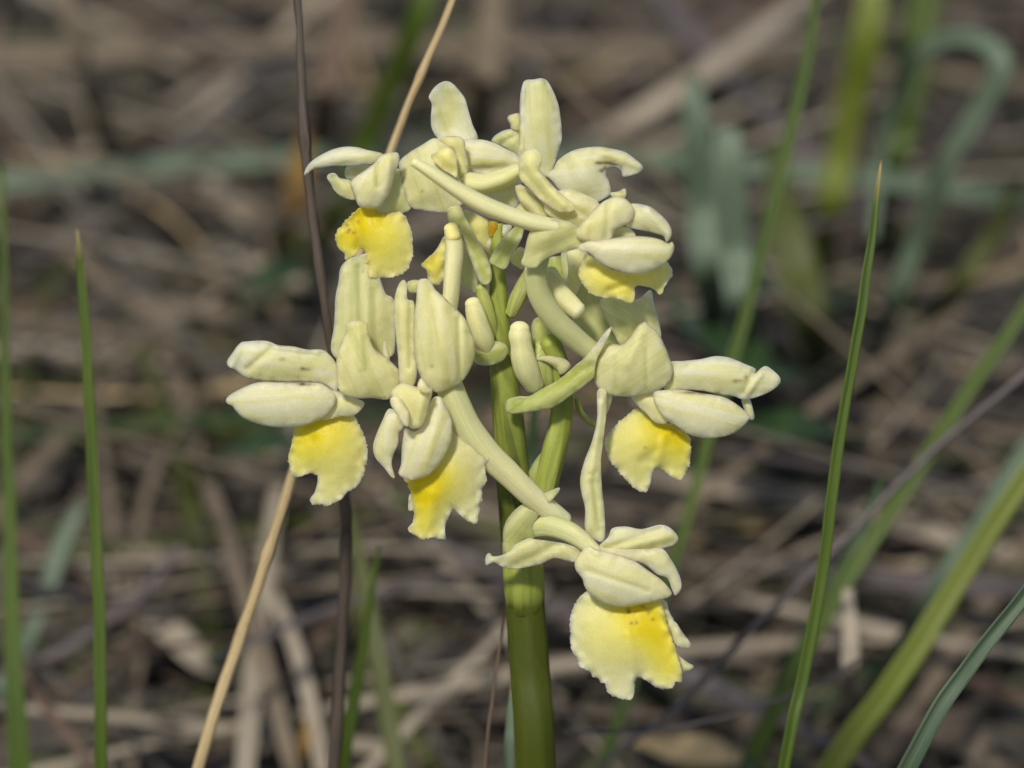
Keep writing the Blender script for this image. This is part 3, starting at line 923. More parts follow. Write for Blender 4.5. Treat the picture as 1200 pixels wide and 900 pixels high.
tube(ORCHID, "bud", [(609, 386, 0.30, 11.5), (609, 393, 0.30, 13.2), (611, 404, 0.30, 12.6), (613, 418, 0.29, 14.2), (618, 434, 0.26, 14.5), (626, 450, 0.2, 12)], 0.05, 0.3, 5, 0.03, label="blunt pale green bud right of the stem")
tube(ORCHID, "bud", [(554, 356, 0.26, 9), (556, 363, 0.26, 10.8), (560, 377, 0.27, 12.2), (566, 395, 0.25, 13), (571, 408, 0.2, 11)], 0.10, 0.32, 5, 0.03, label="blunt pale green bud left of the stem")
tube(ORCHID, "bud", [(564, 338, 0.12, 6), (568, 355, 0.12, 8.5), (573, 375, 0.1, 9), (577, 392, 0.05, 8)], 0.45, 0.55, 5, 0.05)
tube(ORCHID, "bud", [(644, 322, 0.30, 11), (655, 343, 0.34, 12.5), (670, 358, 0.38, 11.5), (676, 363, 0.40, 10.5)], 0.22, 0.05, 5, 0.03, label="stubby pale bud pointing down to the right")
tube(ORCHID, "ovary", [(600, 366, 0.08, 7), (606, 352, 0.12, 9), (613, 337, 0.15, 9.5), (622, 318, 0.2, 8)], 0.5, 0.4, 5, 0.1, 2.0)
tube(ORCHID, "ovary", [(632, 605, -0.02, 11), (640, 570, 0.03, 13), (648, 535, 0.05, 13.5), (656, 500, 0.06, 13), (659, 465, 0.08, 13), (655, 430, 0.1, 12.5), (645, 402, 0.15, 12)], 0.6, 0.6, 6, 0.07, 0.6,
     gpts=[(0, 0.45), (0.25, 0.5), (0.5, 0.55), (0.58, 0.68), (1, 0.6)])
tube(ORCHID, "ovary", [(638, 464, 0.05, 12), (634, 445, 0.1, 16), (632, 425, 0.12, 15), (634, 408, 0.1, 11)], 0.52, 0.45, 5, 0.08)
surf(ORCHID, "bract", c6, [(415, 200), (450, 160), (500, 190), (540, 260), (545, 360), (500, 385), (430, 385), (420, 300)], 0.0, h=0.08, green=0.45)
tube(ORCHID, "tendril", [(676, 468, -0.2, 3.5), (680, 482, -0.2, 3.8), (688, 492, -0.2, 3.8), (699, 498, -0.2, 3.2)], 0.45)

# --- flower at the upper left, yellow lip in view (A)
A = Part("flower", 450, 230, 0.25, "upper left flower with a two-lobed yellow lip")
surf(A, "sepal", c1, [(32, 228), (40, 190), (75, 145), (130, 108), (200, 75), (270, 60), (340, 62), (400, 78), (490, 100), (480, 130), (440, 158), (360, 168), (280, 172), (200, 172), (130, 182), (90, 188), (60, 210)], 0.18, gx=0.1, h=0.12, folds=[(100, 150, 440, 110, 30, 0.02)])
surf(A, "petal", c1, [(165, 240), (180, 218), (215, 216), (242, 243), (300, 255), (330, 290), (338, 365), (290, 366), (240, 345), (205, 310), (190, 280)], 0.14, h=0.08, yb=0.12, green=0.1, folds=[(200, 240, 235, 330, 18, -0.06, 0.12)])
surf(A, "petal", c1, [(280, 178), (340, 168), (410, 165), (440, 180), (400, 240), (310, 258), (272, 235)], 0.02, h=0.06, marks=[(330, 205, 60, 40, 0.14)])
surf(A, "hood", c1, [(480, 112), (520, 98), (560, 92), (585, 100), (588, 150), (562, 215), (545, 290), (522, 350), (470, 410), (430, 420), (360, 412), (335, 370), (312, 310), (302, 270), (340, 230), (400, 190), (450, 150)], 0.30, h=0.26, p=0.55,
     folds=[(455, 170, 460, 290, 16, -0.06, 0.15), (530, 130, 510, 330, 24, 0.05)], green=0.03)
surf(A, "lip", c1, [(420, 395), (450, 425), (480, 455), (600, 445), (640, 500), (660, 560), (672, 640), (670, 690), (650, 760), (610, 800), (550, 825), (480, 828), (410, 828), (375, 810), (372, 780), (390, 740), (390, 700), (372, 655), (345, 680), (315, 710), (270, 725), (265, 690), (230, 650), (215, 610), (225, 550), (260, 510), (300, 470), (350, 425), (390, 400)],
     0.14, gx=0.05, gy=0.06, h=0.16, p=0.6, folds=[(340, 470, 362, 650, 28, -0.10)], yel=[(400, 440, 110, 0.75), (420, 560, 150, 0.3), (270, 600, 80, 0.45), (500, 640, 200, 0.14)], ser=0.8, axis=1.3,
     marks=[(285, 520, 7, 7, 0.5), (300, 545, 6, 6, 0.5), (290, 560, 5, 5, 0.4), (320, 565, 5, 5, 0.4), (350, 500, 6, 5, 0.4)], yb=0.16)
surf(A, "throat", c1, [(555, 200), (600, 195), (640, 250), (660, 410), (605, 450), (500, 465), (440, 435), (490, 380), (530, 300)], 0.06, h=0.10, green=0.22, yb=0.03)
surf(A, "sepal", c1, [(590, 150), (640, 100), (720, 50), (790, 10), (830, 25), (880, 60), (920, 110), (935, 230), (970, 300), (990, 360), (930, 420), (890, 443), (830, 446), (740, 436), (660, 416), (628, 350), (598, 230)], 0.12, gx=0.15, h=0.30, p=0.6, green=0.10,
     folds=[(700, 90, 660, 350, 60, 0.04, 0.06), (640, 380, 760, 330, 40, 0.03)], marks=[(725, 320, 9, 5, 0.35), (580, 330, 4, 4, 0.4)])
surf(A, "petal", c1, [(775, 115), (810, 85), (860, 58), (900, 75), (922, 120), (930, 235), (890, 220), (830, 182)], 0.34, h=0.08, green=0.12, yb=0.18, folds=[(800, 120, 890, 200, 30, -0.06)])

# --- flower at the top with an upright sepal (B)
B_ = Part("flower", 540, 190, -0.3, "top left flower with an upright blunt sepal")
surf(B_, "sepal", c2, [(210, 75), (250, 88), (290, 130), (325, 180), (345, 250), (370, 330), (400, 420), (320, 440), (210, 430), (165, 412), (130, 350), (125, 280), (130, 210), (113, 170), (130, 130), (165, 95)], -0.45, h=-0.10, p=0.8, gl=[(250, 160, 230, 300, 60, 0.16)], folds=[(330, 200, 375, 400, 14, 0.03)], yel=[(250, 220, 70, 0.12)], marks=[(245, 330, 60, 30, 0.05)])
surf(B_, "sepal", c2, [(310, 425), (420, 418), (500, 440), (560, 470), (620, 500), (660, 545), (620, 600), (500, 620), (400, 620), (330, 605), (305, 560), (298, 470)], -0.2, h=0.17, green=0.02, folds=[(380, 590, 560, 580, 22, -0.06)], marks=[(400, 585, 40, 14, 0.2), (470, 575, 30, 10, 0.22), (430, 560, 20, 10, 0.15)])
surf(B_, "petal", c2, [(160, 415), (200, 400), (290, 400), (322, 430), (328, 490), (345, 560), (340, 620), (300, 670), (265, 620), (268, 520), (250, 480), (200, 462)], 0.0, h=0.16, p=0.5, green=0.16)
tube(B_, "petal", [(548, 214, 0.02, 11.5), (566, 216, 0.06, 12), (588, 210, 0.08, 11), (606, 201, 0.06, 9)], 0.2, 0.24, ridges=3, amp=0.12, yb=0.05, label="rolled yellowish petal")
surf(B_, "petal", c2, [(390, 740), (500, 690), (640, 650), (655, 700), (625, 830), (560, 805), (480, 775)], -0.15, h=0.08, green=0.03, folds=[(620, 670, 600, 800, 30, 0.05)])

# --- top flower with the tallest sepal and the holed sepal (C)
C_ = Part("flower", 640, 200, -0.1, "topmost flower whose right sepal is eaten through")
surf(C_, "sepal", c2, [(675, 72), (725, 65), (772, 58), (805, 72), (835, 120), (865, 190), (882, 270), (893, 400), (880, 460), (860, 530), (830, 612), (790, 640), (740, 600), (640, 520), (643, 400), (646, 200), (655, 120)], -0.2, h=0.14, p=0.7, green=0.05,
     folds=[(790, 70, 860, 250, 16, -0.03, 0.1), (664, 120, 656, 480, 10, 0.04)], gl=[(760, 120, 770, 350, 40, 0.12)], marks=[(793, 90, 10, 14, 0.18)])
surf(C_, "petal", c2, [(572, 295), (585, 275), (610, 268), (645, 270), (655, 365), (600, 358), (588, 325)], -0.35, h=0.08, p=0.5, yb=0.16, green=0.08)
surf(C_, "petal", c2, [(480, 430), (500, 395), (550, 365), (600, 355), (650, 355), (655, 510), (600, 490), (540, 455)], -0.38, h=0.12, p=0.6, yb=0.05, green=0.16, folds=[(540, 440, 600, 400, 20, -0.05, 0.1)])
surf(C_, "petal", c2, [(655, 510), (690, 470), (730, 466), (768, 500), (776, 545), (762, 590), (785, 625), (850, 700), (940, 780), (965, 830), (900, 850), (850, 830), (780, 785), (700, 705), (648, 650), (638, 570)], 0.42, gx=0.25, gy=0.0, h=0.16, p=0.6, green=0.12,
     folds=[(700, 560, 900, 800, 24, 0.05, 0.06), (665, 600, 800, 760, 18, -0.04, 0.1)], yb=0.02)
surf(C_, "sepal", c3, [(240, 592), (270, 540), (330, 495), (400, 470), (500, 459), (580, 470), (660, 490), (720, 530), (765, 572), (760, 602), (720, 622), (650, 635), (640, 600), (600, 575), (558, 588), (550, 620), (570, 670), (577, 735), (540, 765), (480, 795), (400, 815), (340, 795), (290, 730), (235, 660), (200, 625)], -0.08, h=0.16, p=0.7,
     green=0.02, folds=[(540, 500, 740, 570, 24, 0.05, 0.08), (320, 560, 420, 760, 40, -0.04)], marks=[(505, 555, 24, 9, 0.75), (560, 552, 40, 8, 0.7), (600, 565, 34, 7, 0.65), (525, 600, 18, 10, 0.8), (545, 585, 14, 8, 0.6), (640, 580, 8, 14, 0.4)])
surf(C_, "petal", c2, [(640, 680), (700, 710), (765, 775), (775, 875), (700, 890), (615, 840), (655, 790), (650, 730)], 0.12, h=0.07, yb=0.22, green=0.05, folds=[(660, 700, 750, 850, 20, 0.05)])
surf(C_, "petal", c2, [(690, 715), (780, 760), (870, 830), (950, 880), (960, 900), (850, 900), (760, 830)], 0.2, h=0.06, green=0.3, yb=0.05)

# --- right upper flower with the long spur (D)
D_ = Part("flower", 700, 270, 0.8, "right upper flower with a long spur pointing left")
surf(D_, "hood", c4, [(430, 345), (470, 295), (560, 200), (640, 155), (700, 158), (742, 190), (767, 230), (757, 292), (700, 325), (652, 350), (628, 402), (560, 425), (470, 415), (428, 390)], 0.85, h=0.22, p=0.55, folds=[(610, 180, 600, 400, 18, -0.05, 0.06), (480, 300, 470, 400, 22, 0.05)], yb=0.06, yel=[(500, 330, 110, 0.10)])
surf(D_, "sepal", c4, [(740, 195), (800, 196), (860, 212), (910, 248), (960, 300), (985, 350), (980, 392), (955, 420), (940, 385), (900, 370), (830, 352), (735, 332), (700, 300), (700, 230)], 0.78, h=0.20, p=0.6, folds=[(850, 240, 970, 380, 20, 0.04)])
surf(D_, "sepal", c4, [(440, 440), (500, 412), (580, 408), (640, 397), (700, 388), (780, 384), (860, 390), (920, 405), (965, 427), (990, 418), (999, 460), (970, 520), (900, 570), (820, 602), (740, 602), (640, 575), (560, 535), (500, 482), (445, 465)], 0.90, h=0.30, p=0.55, folds=[(560, 450, 900, 470, 40, 0.03)], marks=[(680, 392, 60, 10, 0.18)])
surf(D_, "petal", c4, [(625, 400), (650, 355), (700, 330), (745, 340), (775, 390), (700, 402)], 0.72, h=0.05, marks=[(660, 385, 50, 30, 0.28)], green=0.1)
surf(D_, "lip", c4, [(490, 490), (560, 535), (640, 580), (760, 600), (860, 580), (950, 532), (985, 580), (987, 620), (950, 668), (920, 727), (890, 702), (850, 682), (775, 680), (770, 745), (740, 778), (690, 755), (600, 745), (530, 730), (480, 690), (450, 640), (440, 590), (460, 540)], 0.66, h=0.16, p=0.6, gy=0.1, yel=[(720, 640, 170, 0.28), (560, 580, 120, 0.12)], yb=0.17, ser=0.9, axis=1.4,
     folds=[(620, 700, 780, 640, 22, -0.05), (850, 600, 900, 700, 60, -0.10)], green=0.06)
surf(D_, "sepal", c4, [(195, 300), (260, 288), (340, 288), (420, 318), (475, 390), (455, 445), (380, 470), (300, 492), (230, 535), (180, 572), (108, 548), (120, 490), (140, 400), (165, 335)], 0.85, gx=-0.1, h=0.14, p=0.6, green=0.22, folds=[(400, 380, 150, 500, 40, -0.05, 0.03)])
surf(D_, "petal", c4, [(625, 130), (670, 122), (714, 105), (718, 150), (690, 165), (640, 155)], 0.62, h=0.04, yb=0.14, green=0.1, marks=[(690, 125, 18, 12, 0.35)])
tube(D_, "spur", [(487, 191, 1.02, 5.6), (505, 202, 1.02, 7.2), (530, 219, 1.0, 8.6), (560, 237, 0.97, 10), (590, 250, 0.93, 10), (620, 260, 0.88, 10), (650, 266, 0.82, 9)], 0.13, 0.09, 3, 0.07, label="long blunt spur pointing left")
tube(D_, "ovary", [(633, 296, 0.72, 11.5), (627, 318, 0.66, 13), (632, 345, 0.6, 13.5), (650, 374, 0.52, 13.5), (674, 397, 0.4, 13), (700, 418, 0.28, 12)], 0.33, 0.26, 5, 0.03, 0.4)

# --- flower on the right (E)
E_ = Part("flower", 745, 430, 0.4, "right hand flower with a two-lobed pale lip")
surf(E_, "sepal", c6, [(815, 60), (880, 40), (1020, 60), (1110, 0), (1130, 70), (1160, 180), (1170, 290), (1080, 300), (1000, 330), (940, 330), (870, 205), (830, 130)], 0.18, h=0.12, p=0.7, green=0.12, folds=[(900, 80, 980, 280, 30, -0.04, 0.1), (1090, 80, 1120, 250, 30, 0.04)])
surf(E_, "petal", c5, [(890, 380), (1000, 370), (1100, 440), (1080, 560), (1180, 660), (1240, 900), (1180, 1000), (1080, 1000), (980, 860), (940, 700), (910, 560)], -0.12, h=0.10, green=0.28)
surf(E_, "petal", c5, [(800, 430), (860, 400), (930, 420), (950, 520), (930, 590), (880, 600), (820, 540)], -0.25, h=0.06, green=0.5)
surf(E_, "sepal", e6, [(500, 300), (520, 225), (600, 215), (700, 205), (790, 187), (870, 195), (960, 230), (1027, 262), (1022, 288), (1075, 247), (1110, 255), (1165, 305), (1170, 345), (1120, 390), (1040, 425), (960, 441), (900, 422), (820, 410), (700, 388), (600, 385), (500, 390)], 0.30, h=0.16, p=0.65,
     folds=[(1010, 280, 960, 400, 16, -0.06, 0.05), (1050, 300, 980, 400, 20, 0.06), (540, 250, 540, 370, 14, -0.04)], marks=[(930, 330, 34, 7, 0.35), (970, 310, 12, 16, 0.4), (905, 335, 14, 5, 0.25)], gl=[(800, 280, 900, 330, 80, 0.04)], yel=[(860, 300, 60, 0.08)])
surf(E_, "sepal", e6, [(430, 400), (500, 385), (600, 385), (700, 402), (800, 418), (870, 440), (950, 495), (992, 545), (960, 592), (900, 637), (830, 660), (740, 667), (640, 645), (560, 595), (490, 545), (440, 470)], 0.38, h=0.30, p=0.55, marks=[(650, 402, 70, 10, 0.55), (720, 406, 30, 6, 0.4), (600, 570, 40, 14, 0.07)], gl=[(820, 650, 960, 580, 22, 0.12)])
surf(E_, "petal", e6, [(945, 435), (990, 435), (1008, 480), (1020, 550), (995, 560), (965, 510)], 0.2, h=0.05, green=0.12, yb=0.06)
surf(E_, "hood", (0, 0), [(x * 5, y * 5) for x, y in [(696, 432), (699, 415), (707, 405), (716, 402), (728, 404), (738, 395), (748, 381), (755, 377), (763, 383), (773, 393), (783, 415), (788, 435), (782, 450), (766, 460), (745, 464), (722, 464), (705, 459), (697, 448)]], 0.36, h=0.40, p=0.5, green=0.10,
     folds=[(751 * 5, 390 * 5, 735 * 5, 425 * 5, 40, 0.06, 0.06), (720 * 5, 420 * 5, 722 * 5, 455 * 5, 20, -0.02, 0.08), (757 * 5, 410 * 5, 757 * 5, 455 * 5, 16, -0.02, 0.08)])
surf(E_, "throat", e6, [(300, 412), (440, 395), (480, 480), (510, 575), (440, 575), (385, 520), (345, 485)], 0.28, h=0.08, yb=0.12, green=0.05)
surf(E_, "lip", e7, [(545, 92), (600, 112), (690, 170), (740, 190), (835, 252), (848, 310), (845, 400), (830, 450), (800, 500), (775, 516), (740, 500), (690, 460), (640, 446), (622, 470), (615, 520), (592, 580), (560, 583), (500, 545), (430, 470), (370, 390), (340, 300), (360, 250), (430, 170), (490, 118)], 0.16, h=0.16, p=0.6, gy=0.08,
     yel=[(700, 210, 110, 0.42), (790, 260, 90, 0.5), (620, 230, 170, 0.22), (800, 400, 100, 0.14)], yb=0.17, ser=0.9, axis=1.2, folds=[(560, 400, 640, 340, 30, -0.04), (640, 440, 690, 250, 26, 0.03)], marks=[(740, 248, 14, 10, 0.3), (580, 322, 9, 5, 0.3)])

# --- lowest flower (F)
F_ = Part("flower", 690, 650, 0.55, "lowest flower with a broad frilled lip and bright yellow heart")
tube(F_, "ovary", [(622, 622, 0.30, 11), (640, 617, 0.42, 12.5), (660, 621, 0.5, 12.5), (680, 632, 0.55, 11), (696, 646, 0.58, 9)], 0.42, 0.08, 5, 0.05, 1.0)
surf(F_, "sepal", e7, [(300, -8), (350, -8), (352, 120), (337, 260), (322, 400), (327, 560), (342, 700), (342, 860), (290, 865), (230, 810), (228, 680), (205, 580), (200, 500), (225, 400), (270, 280), (298, 150)], 0.42, h=0.07, p=0.7, green=0.10, folds=[(325, 60, 260, 500, 16, 0.04), (265, 480, 310, 800, 20, -0.05, 0.08)], label="narrow upright twisted sepal")
surf(F_, "sepal", e7, [(345, 15), (386, 18), (374, 80), (350, 125)], 0.3, h=0.03, green=0.2, yb=0.1)
surf(F_, "sepal", f8, [(45, 562), (68, 540), (92, 560), (160, 545), (220, 490), (290, 455), (340, 460), (450, 475), (530, 490), (600, 530), (590, 585), (540, 590), (450, 570), (380, 600), (280, 625), (200, 632), (140, 620), (92, 595), (48, 612)], 0.52, gx=0.1, h=0.08, p=0.7, green=0.06, folds=[(200, 620, 460, 490, 30, -0.07, 0.10), (100, 580, 330, 475, 24, 0.03)])
surf(F_, "petal", f8, [(700, 510), (760, 450), (790, 395), (870, 385), (960, 400), (1070, 375), (1130, 395), (1174, 450), (1150, 492), (1090, 512), (1000, 535), (850, 540), (720, 535)], 0.52, h=0.10, p=0.7, green=0.05, folds=[(760, 510, 1060, 400, 20, -0.06, 0.03), (860, 510, 1120, 440, 26, 0.05)])
surf(F_, "sepal", f8, [(690, 510), (850, 520), (1000, 515), (1080, 515), (1130, 575), (1170, 645), (1192, 710), (1187, 760), (1155, 790), (1140, 760), (1110, 690), (1050, 665), (1000, 622), (950, 597), (910, 590), (800, 580), (700, 570)], 0.60, h=0.16, p=0.6, yb=0.04, marks=[(800, 560, 40, 14, 0.25), (850, 570, 30, 12, 0.25)])
surf(F_, "sepal", f8, [(568, 590), (600, 540), (650, 500), (700, 520), (800, 545), (920, 590), (1000, 645), (1080, 702), (1132, 765), (1130, 790), (1080, 812), (980, 835), (880, 853), (800, 849), (720, 822), (640, 762), (610, 690), (575, 640)], 0.68, h=0.38, p=0.5, yb=0.03, folds=[(640, 640, 1000, 760, 18, -0.03, 0.06), (660, 510, 700, 540, 14, 0.06)], marks=[(800, 570, 30, 18, 0.12)])
surf(F_, "lip", f9, [(440, 165), (500, 200), (600, 225), (700, 230), (800, 215), (865, 215), (905, 330), (935, 430), (965, 520), (987, 600), (997, 660), (992, 702), (960, 692), (940, 730), (890, 738), (840, 725), (790, 690), (742, 668), (722, 685), (716, 760), (700, 795), (640, 796), (600, 780), (560, 760), (545, 702), (520, 700), (500, 672), (470, 665), (460, 640), (392, 602), (385, 560), (355, 520), (338, 450), (346, 410), (337, 370), (345, 300), (380, 220)], 0.55, gx=0.08, gy=0.10, h=0.16, p=0.6,
     yel=[(720, 280, 110, 0.6), (800, 350, 120, 0.6), (880, 470, 110, 0.45), (930, 600, 100, 0.34), (620, 380, 200, 0.18)], yb=0.10, ser=0.8, axis=1.35, folds=[(860, 250, 985, 640, 40, 0.08), (720, 660, 680, 420, 26, 0.03), (450, 350, 520, 620, 50, 0.03)],
     marks=[(685, 285, 9, 7, 0.55), (700, 352, 6, 6, 0.5), (730, 350, 6, 5, 0.45), (800, 292, 7, 6, 0.5), (825, 330, 5, 6, 0.45), (770, 255, 8, 5, 0.45), (680, 270, 6, 5, 0.4)], label="broad frilled lip with a bright yellow heart")
surf(F_, "lip_lobe", f9, [(850, 215), (905, 225), (920, 280), (960, 350), (1010, 420), (1044, 470), (1037, 500), (1000, 496), (960, 475), (920, 400), (880, 300)], 0.50, h=0.05, yb=0.12, ser=0.5)
surf(F_, "lip_lobe", f9, [(955, 520), (1010, 570), (1062, 600), (1055, 617), (1020, 640), (992, 655), (980, 600)], 0.50, h=0.05, yb=0.14, ser=0.5)

# --- front flower left of the stem (G)
G_ = Part("flower", 505, 460, 0.8, "front flower with a large upright hooded petal")
surf(G_, "petal", K2, [(845, 205), (880, 182), (920, 195), (950, 245), (1000, 290), (1060, 350), (1120, 410), (1160, 490), (1183, 580), (1178, 650), (1140, 740), (1090, 800), (1020, 835), (960, 850), (890, 805), (850, 720), (830, 640), (824, 520), (826, 420), (840, 300)], 0.80, h=0.34, p=0.5, green=0.09,
     folds=[(1085, 420, 1092, 780, 16, -0.05, 0.08), (920, 260, 925, 700, 30, -0.04, 0.06), (985, 350, 1000, 760, 40, 0.04)], marks=[(932, 695, 6, 9, 0.25)])
surf(G_, "petal", K2, [(765, 190), (785, 220), (787, 300), (825, 320), (832, 420), (828, 520), (835, 640), (845, 700), (830, 800), (780, 825), (742, 790), (733, 650), (720, 520), (709, 400), (712, 300), (735, 220)], 0.76, h=0.12, p=0.6, green=0.12, folds=[(800, 330, 800, 700, 16, -0.05, 0.1)])
surf(G_, "petal", K2, [(785, 210), (820, 190), (860, 200), (850, 260), (800, 262)], 0.4, h=0.04, green=0.25)
tube(G_, "ovary", [(523, 440, 0.62, 15), (533, 470, 0.62, 16.5), (548, 502, 0.60, 16.5), (570, 530, 0.56, 16), (596, 556, 0.50, 15), (622, 581, 0.42, 13.5), (644, 598, 0.34, 12), (660, 609, 0.28, 10)], 0.22, 0.0, 5, 0.03, 0.3, gpts=[(0, 0.28), (0.35, 0.2), (0.65, 0.10), (1, 0.03)])
surf(G_, "lip", K4, [(500, 180), (560, 185), (620, 200), (690, 250), (730, 300), (766, 330), (766, 380), (745, 440), (749, 520), (726, 570), (724, 630), (706, 660), (719, 682), (702, 720), (692, 771), (640, 756), (590, 712), (555, 688), (535, 720), (508, 790), (511, 863), (480, 860), (430, 852), (370, 859), (330, 836), (290, 800), (320, 755), (325, 690), (312, 600), (285, 540), (268, 505), (300, 460), (400, 380), (460, 260)], 0.66, h=0.16, p=0.6,
     yel=[(370, 560, 85, 0.9), (420, 500, 110, 0.45), (385, 680, 80, 0.42), (380, 800, 70, 0.26), (480, 520, 130, 0.22)], yb=0.12, ser=0.8, axis=1.4, folds=[(330, 530, 330, 820, 30, -0.06), (430, 600, 400, 850, 40, 0.05), (555, 690, 500, 500, 40, -0.03)])
surf(G_, "lip_lobe", K4, [(300, 595), (325, 600), (328, 680), (295, 692), (292, 650)], 0.52, h=0.02)
surf(G_, "sepal", K3, [(680, 195), (740, 230), (770, 290), (738, 340), (732, 400), (707, 460), (695, 520), (713, 597), (690, 592), (650, 540), (600, 482), (586, 420), (600, 360), (640, 265)], 0.82, h=0.14, p=0.6, green=0.03)
surf(G_, "sepal", K3, [(775, 310), (830, 330), (880, 290), (905, 200), (940, 130), (985, 130), (1022, 200), (1046, 270), (1046, 370), (1012, 460), (960, 540), (900, 590), (830, 613), (770, 605), (735, 572), (750, 520), (755, 420), (765, 350)], 0.88, h=0.24, p=0.55, green=0.03, folds=[(980, 180, 900, 500, 30, 0.03)], marks=[(940, 565, 10, 5, 0.15)])
surf(G_, "column", K3, [(695, 90), (760, 45), (850, 70), (930, 80), (915, 170), (888, 265), (860, 305), (800, 303), (768, 225), (705, 145)], 1.02, h=0.16, p=0.5, green=0.10, yb=0.10, folds=[(880, 120, 850, 280, 20, 0.04)])
surf(G_, "anther", K3, [(690, 132), (730, 124), (772, 170), (796, 230), (792, 297), (760, 285), (720, 222), (690, 172)], 1.14, h=0.08, p=0.5)
surf(G_, "bright_facet", K3, [(865, 15), (895, 50), (925, 95), (885, 102), (845, 72)], 1.14, h=0.03, yel=[(880, 60, 40, 0.12)])  # bright facet of the column, added as a separate paler piece

# --- flower on the left (H)
H_ = Part("flower", 415, 460, 0.4, "left hand flower with two white sepals held out sideways")
surf(H_, "petal", K2, [(395, 120), (440, 70), (500, 50), (560, 40), (600, 120), (632, 195), (660, 270), (712, 322), (716, 560), (690, 640), (560, 660), (400, 660), (370, 652), (338, 590), (358, 450), (364, 300), (383, 200)], 0.15, h=0.16, p=0.6, green=0.14, folds=[(500, 120, 510, 430, 22, -0.05, 0.1), (430, 150, 420, 550, 30, 0.04), (590, 250, 600, 550, 24, -0.03, 0.06)])
surf(H_, "sepal", K1, [(30, 218), (60, 170), (105, 112), (150, 100), (260, 97), (330, 122), (420, 130), (500, 148), (590, 150), (640, 190), (675, 240), (690, 320), (665, 395), (600, 350), (500, 338), (400, 338), (280, 335), (200, 325), (130, 305), (80, 268), (40, 250)], 0.34, h=0.18, p=0.6, folds=[(150, 260, 290, 140, 20, -0.06, 0.08), (320, 130, 560, 160, 14, 0.05), (90, 150, 60, 240, 24, 0.05)], marks=[(355, 205, 22, 8, 0.35), (490, 262, 36, 9, 0.42), (470, 255, 12, 8, 0.3)], gl=[(200, 270, 500, 280, 50, 0.12)])
surf(H_, "sepal", K1, [(24, 440), (60, 405), (150, 360), (230, 338), (330, 340), (440, 343), (560, 343), (620, 368), (665, 420), (652, 482), (600, 542), (530, 577), (440, 601), (320, 603), (220, 586), (130, 551), (85, 512), (60, 478), (33, 466)], 0.42, h=0.34, p=0.5, marks=[(480, 352, 50, 12, 0.4), (470, 350, 16, 10, 0.5), (550, 350, 50, 9, 0.2)], gl=[(60, 480, 240, 590, 40, 0.08)])
surf(H_, "throat", K1, [(640, 370), (720, 415), (835, 460), (775, 535), (700, 540), (590, 560), (640, 480)], 0.34, h=0.12, yb=0.10, green=0.04)
surf(H_, "hood", K2, [(430, 445), (500, 427), (545, 440), (562, 500), (592, 590), (682, 660), (742, 730), (748, 800), (702, 873), (660, 892), (580, 882), (480, 882), (400, 852), (374, 780), (374, 640), (400, 560), (425, 500)], 0.48, h=0.36, p=0.5, green=0.11, folds=[(500, 450, 520, 700, 22, 0.04, 0.16), (440, 500, 420, 800, 26, -0.03, 0.04)], marks=[(368 - 0, 805, 7, 8, 0.4), (655, 880, 8, 6, 0.4)])
surf(H_, "petal", K2, [(655, 545), (672, 590), (684, 660), (650, 645), (638, 595)], 0.42, h=0.03)
surf(H_, "lip", K3, [(150, 280), (230, 240), (320, 220), (460, 225), (500, 280), (540, 370), (556, 460), (536, 560), (500, 640), (430, 690), (400, 725), (310, 766), (285, 756), (240, 759), (215, 730), (245, 680), (262, 602), (240, 578), (200, 578), (150, 596), (115, 591), (95, 530), (89, 480), (108, 400), (125, 320)], 0.26, h=0.16, p=0.6, gy=0.06,
     yel=[(215, 300, 110, 0.62), (330, 290, 140, 0.36), (150, 430, 100, 0.25), (300, 450, 180, 0.14)], yb=0.15, ser=0.8, axis=1.3, folds=[(250, 580, 240, 380, 34, -0.04)], marks=[(215, 300, 26, 14, 0.12)])

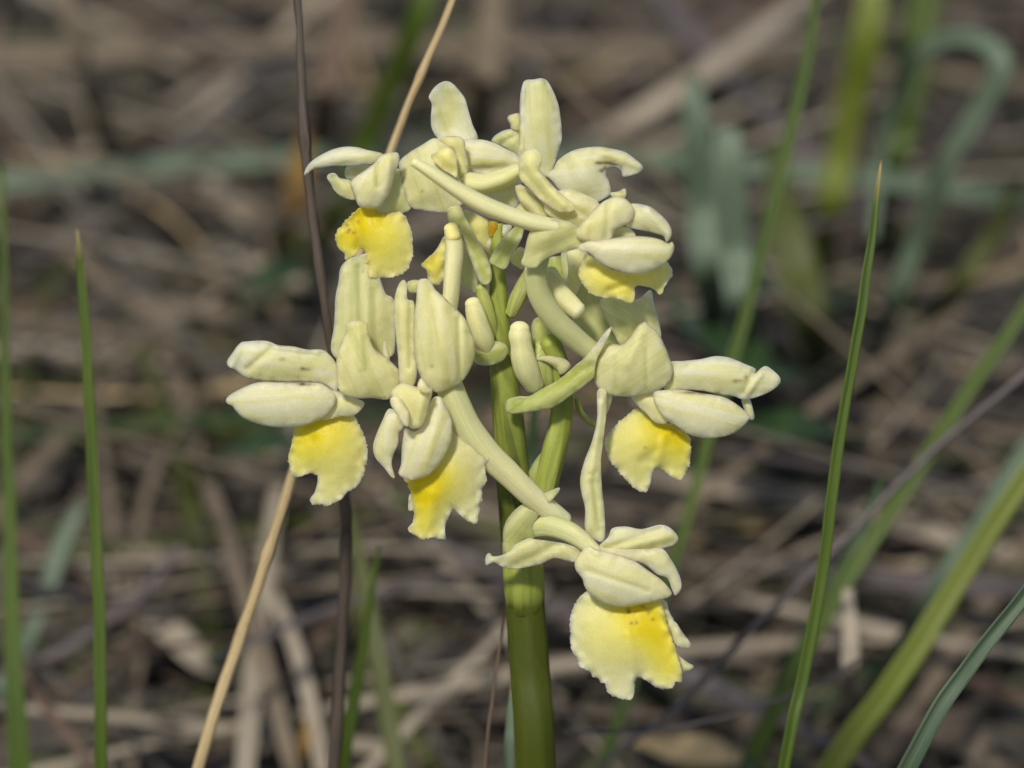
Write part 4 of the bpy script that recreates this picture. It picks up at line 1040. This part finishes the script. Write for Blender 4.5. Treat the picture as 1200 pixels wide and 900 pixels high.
surf(D_, "petal", c4, [(270, 150), (350, 110), (430, 120), (560, 190), (520, 290), (430, 335), (330, 300), (240, 235)], 0.35, gx=0.1, h=0.10, p=0.6, green=0.05, folds=[(300, 160, 480, 260, 24, -0.05, 0.06)])
surf(C_, "petal", c4, [(70, 90), (130, 100), (210, 160), (310, 250), (330, 310), (230, 310), (150, 240), (90, 170)], 0.22, h=0.08, p=0.6, green=0.10, yb=0.10, folds=[(110, 120, 280, 290, 18, -0.05, 0.08)])
surf(D_, "petal", c4, [(370, 470), (440, 450), (500, 500), (480, 600), (440, 700), (400, 760), (370, 690), (380, 580)], 0.15, h=0.06, p=0.6, green=0.12)

# --- half hidden flower inside the head (I)
I_ = Part("flower", 560, 260, 0.0, "half hidden flower inside the head, its spur hanging down")
tube(I_, "spur", [(530, 272, 0.34, 9.5), (532, 295, 0.36, 10.5), (530, 320, 0.38, 10), (528, 345, 0.38, 9.5), (525, 370, 0.36, 9)], 0.10, 0.06, 3, 0.07, label="pale spur hanging down")
tube(I_, "column", [(529, 268, 0.36, 8.5), (531, 276, 0.37, 9)], 0.08, yb=0.16)
surf(I_, "lip", c5, [(210, 280), (150, 370), (68, 450), (100, 482), (108, 540), (150, 572), (195, 545), (215, 400)], 0.1, h=0.08, yb=0.30, green=0.1, yel=[(130, 430, 50, 0.35)], marks=[(125, 410, 22, 24, 0.18)], ser=0.5)
surf(I_, "petal", c5, [(320, 130), (440, 180), (470, 220), (465, 330), (420, 400), (380, 310), (340, 210)], -0.12, h=0.06, yb=0.24, green=0.3)
surf(I_, "petal", c5, [(530, 220), (600, 225), (560, 290), (500, 340), (450, 380), (440, 340), (480, 280), (520, 260)], -0.02, h=0.05, green=0.0)
surf(I_, "petal", c5, [(380, 300), (430, 330), (480, 380), (500, 450), (470, 460), (420, 420)], 0.05, h=0.05, green=0.25)
surf(I_, "pollinia", c5, [(468, 198), (520, 205), (527, 265), (512, 290), (468, 285), (460, 240)], 0.0, h=0.07, yb=1.0, label="small orange pollen mass")
surf(I_, "petal", c5, [(590, 425), (640, 350), (690, 380), (670, 470), (640, 470)], 0.1, h=0.05, yb=0.2, green=0.2)
surf(I_, "petal", c5, [(620, 130), (660, 80), (690, 120), (670, 170), (630, 160)], 0.05, h=0.04, green=0.3)
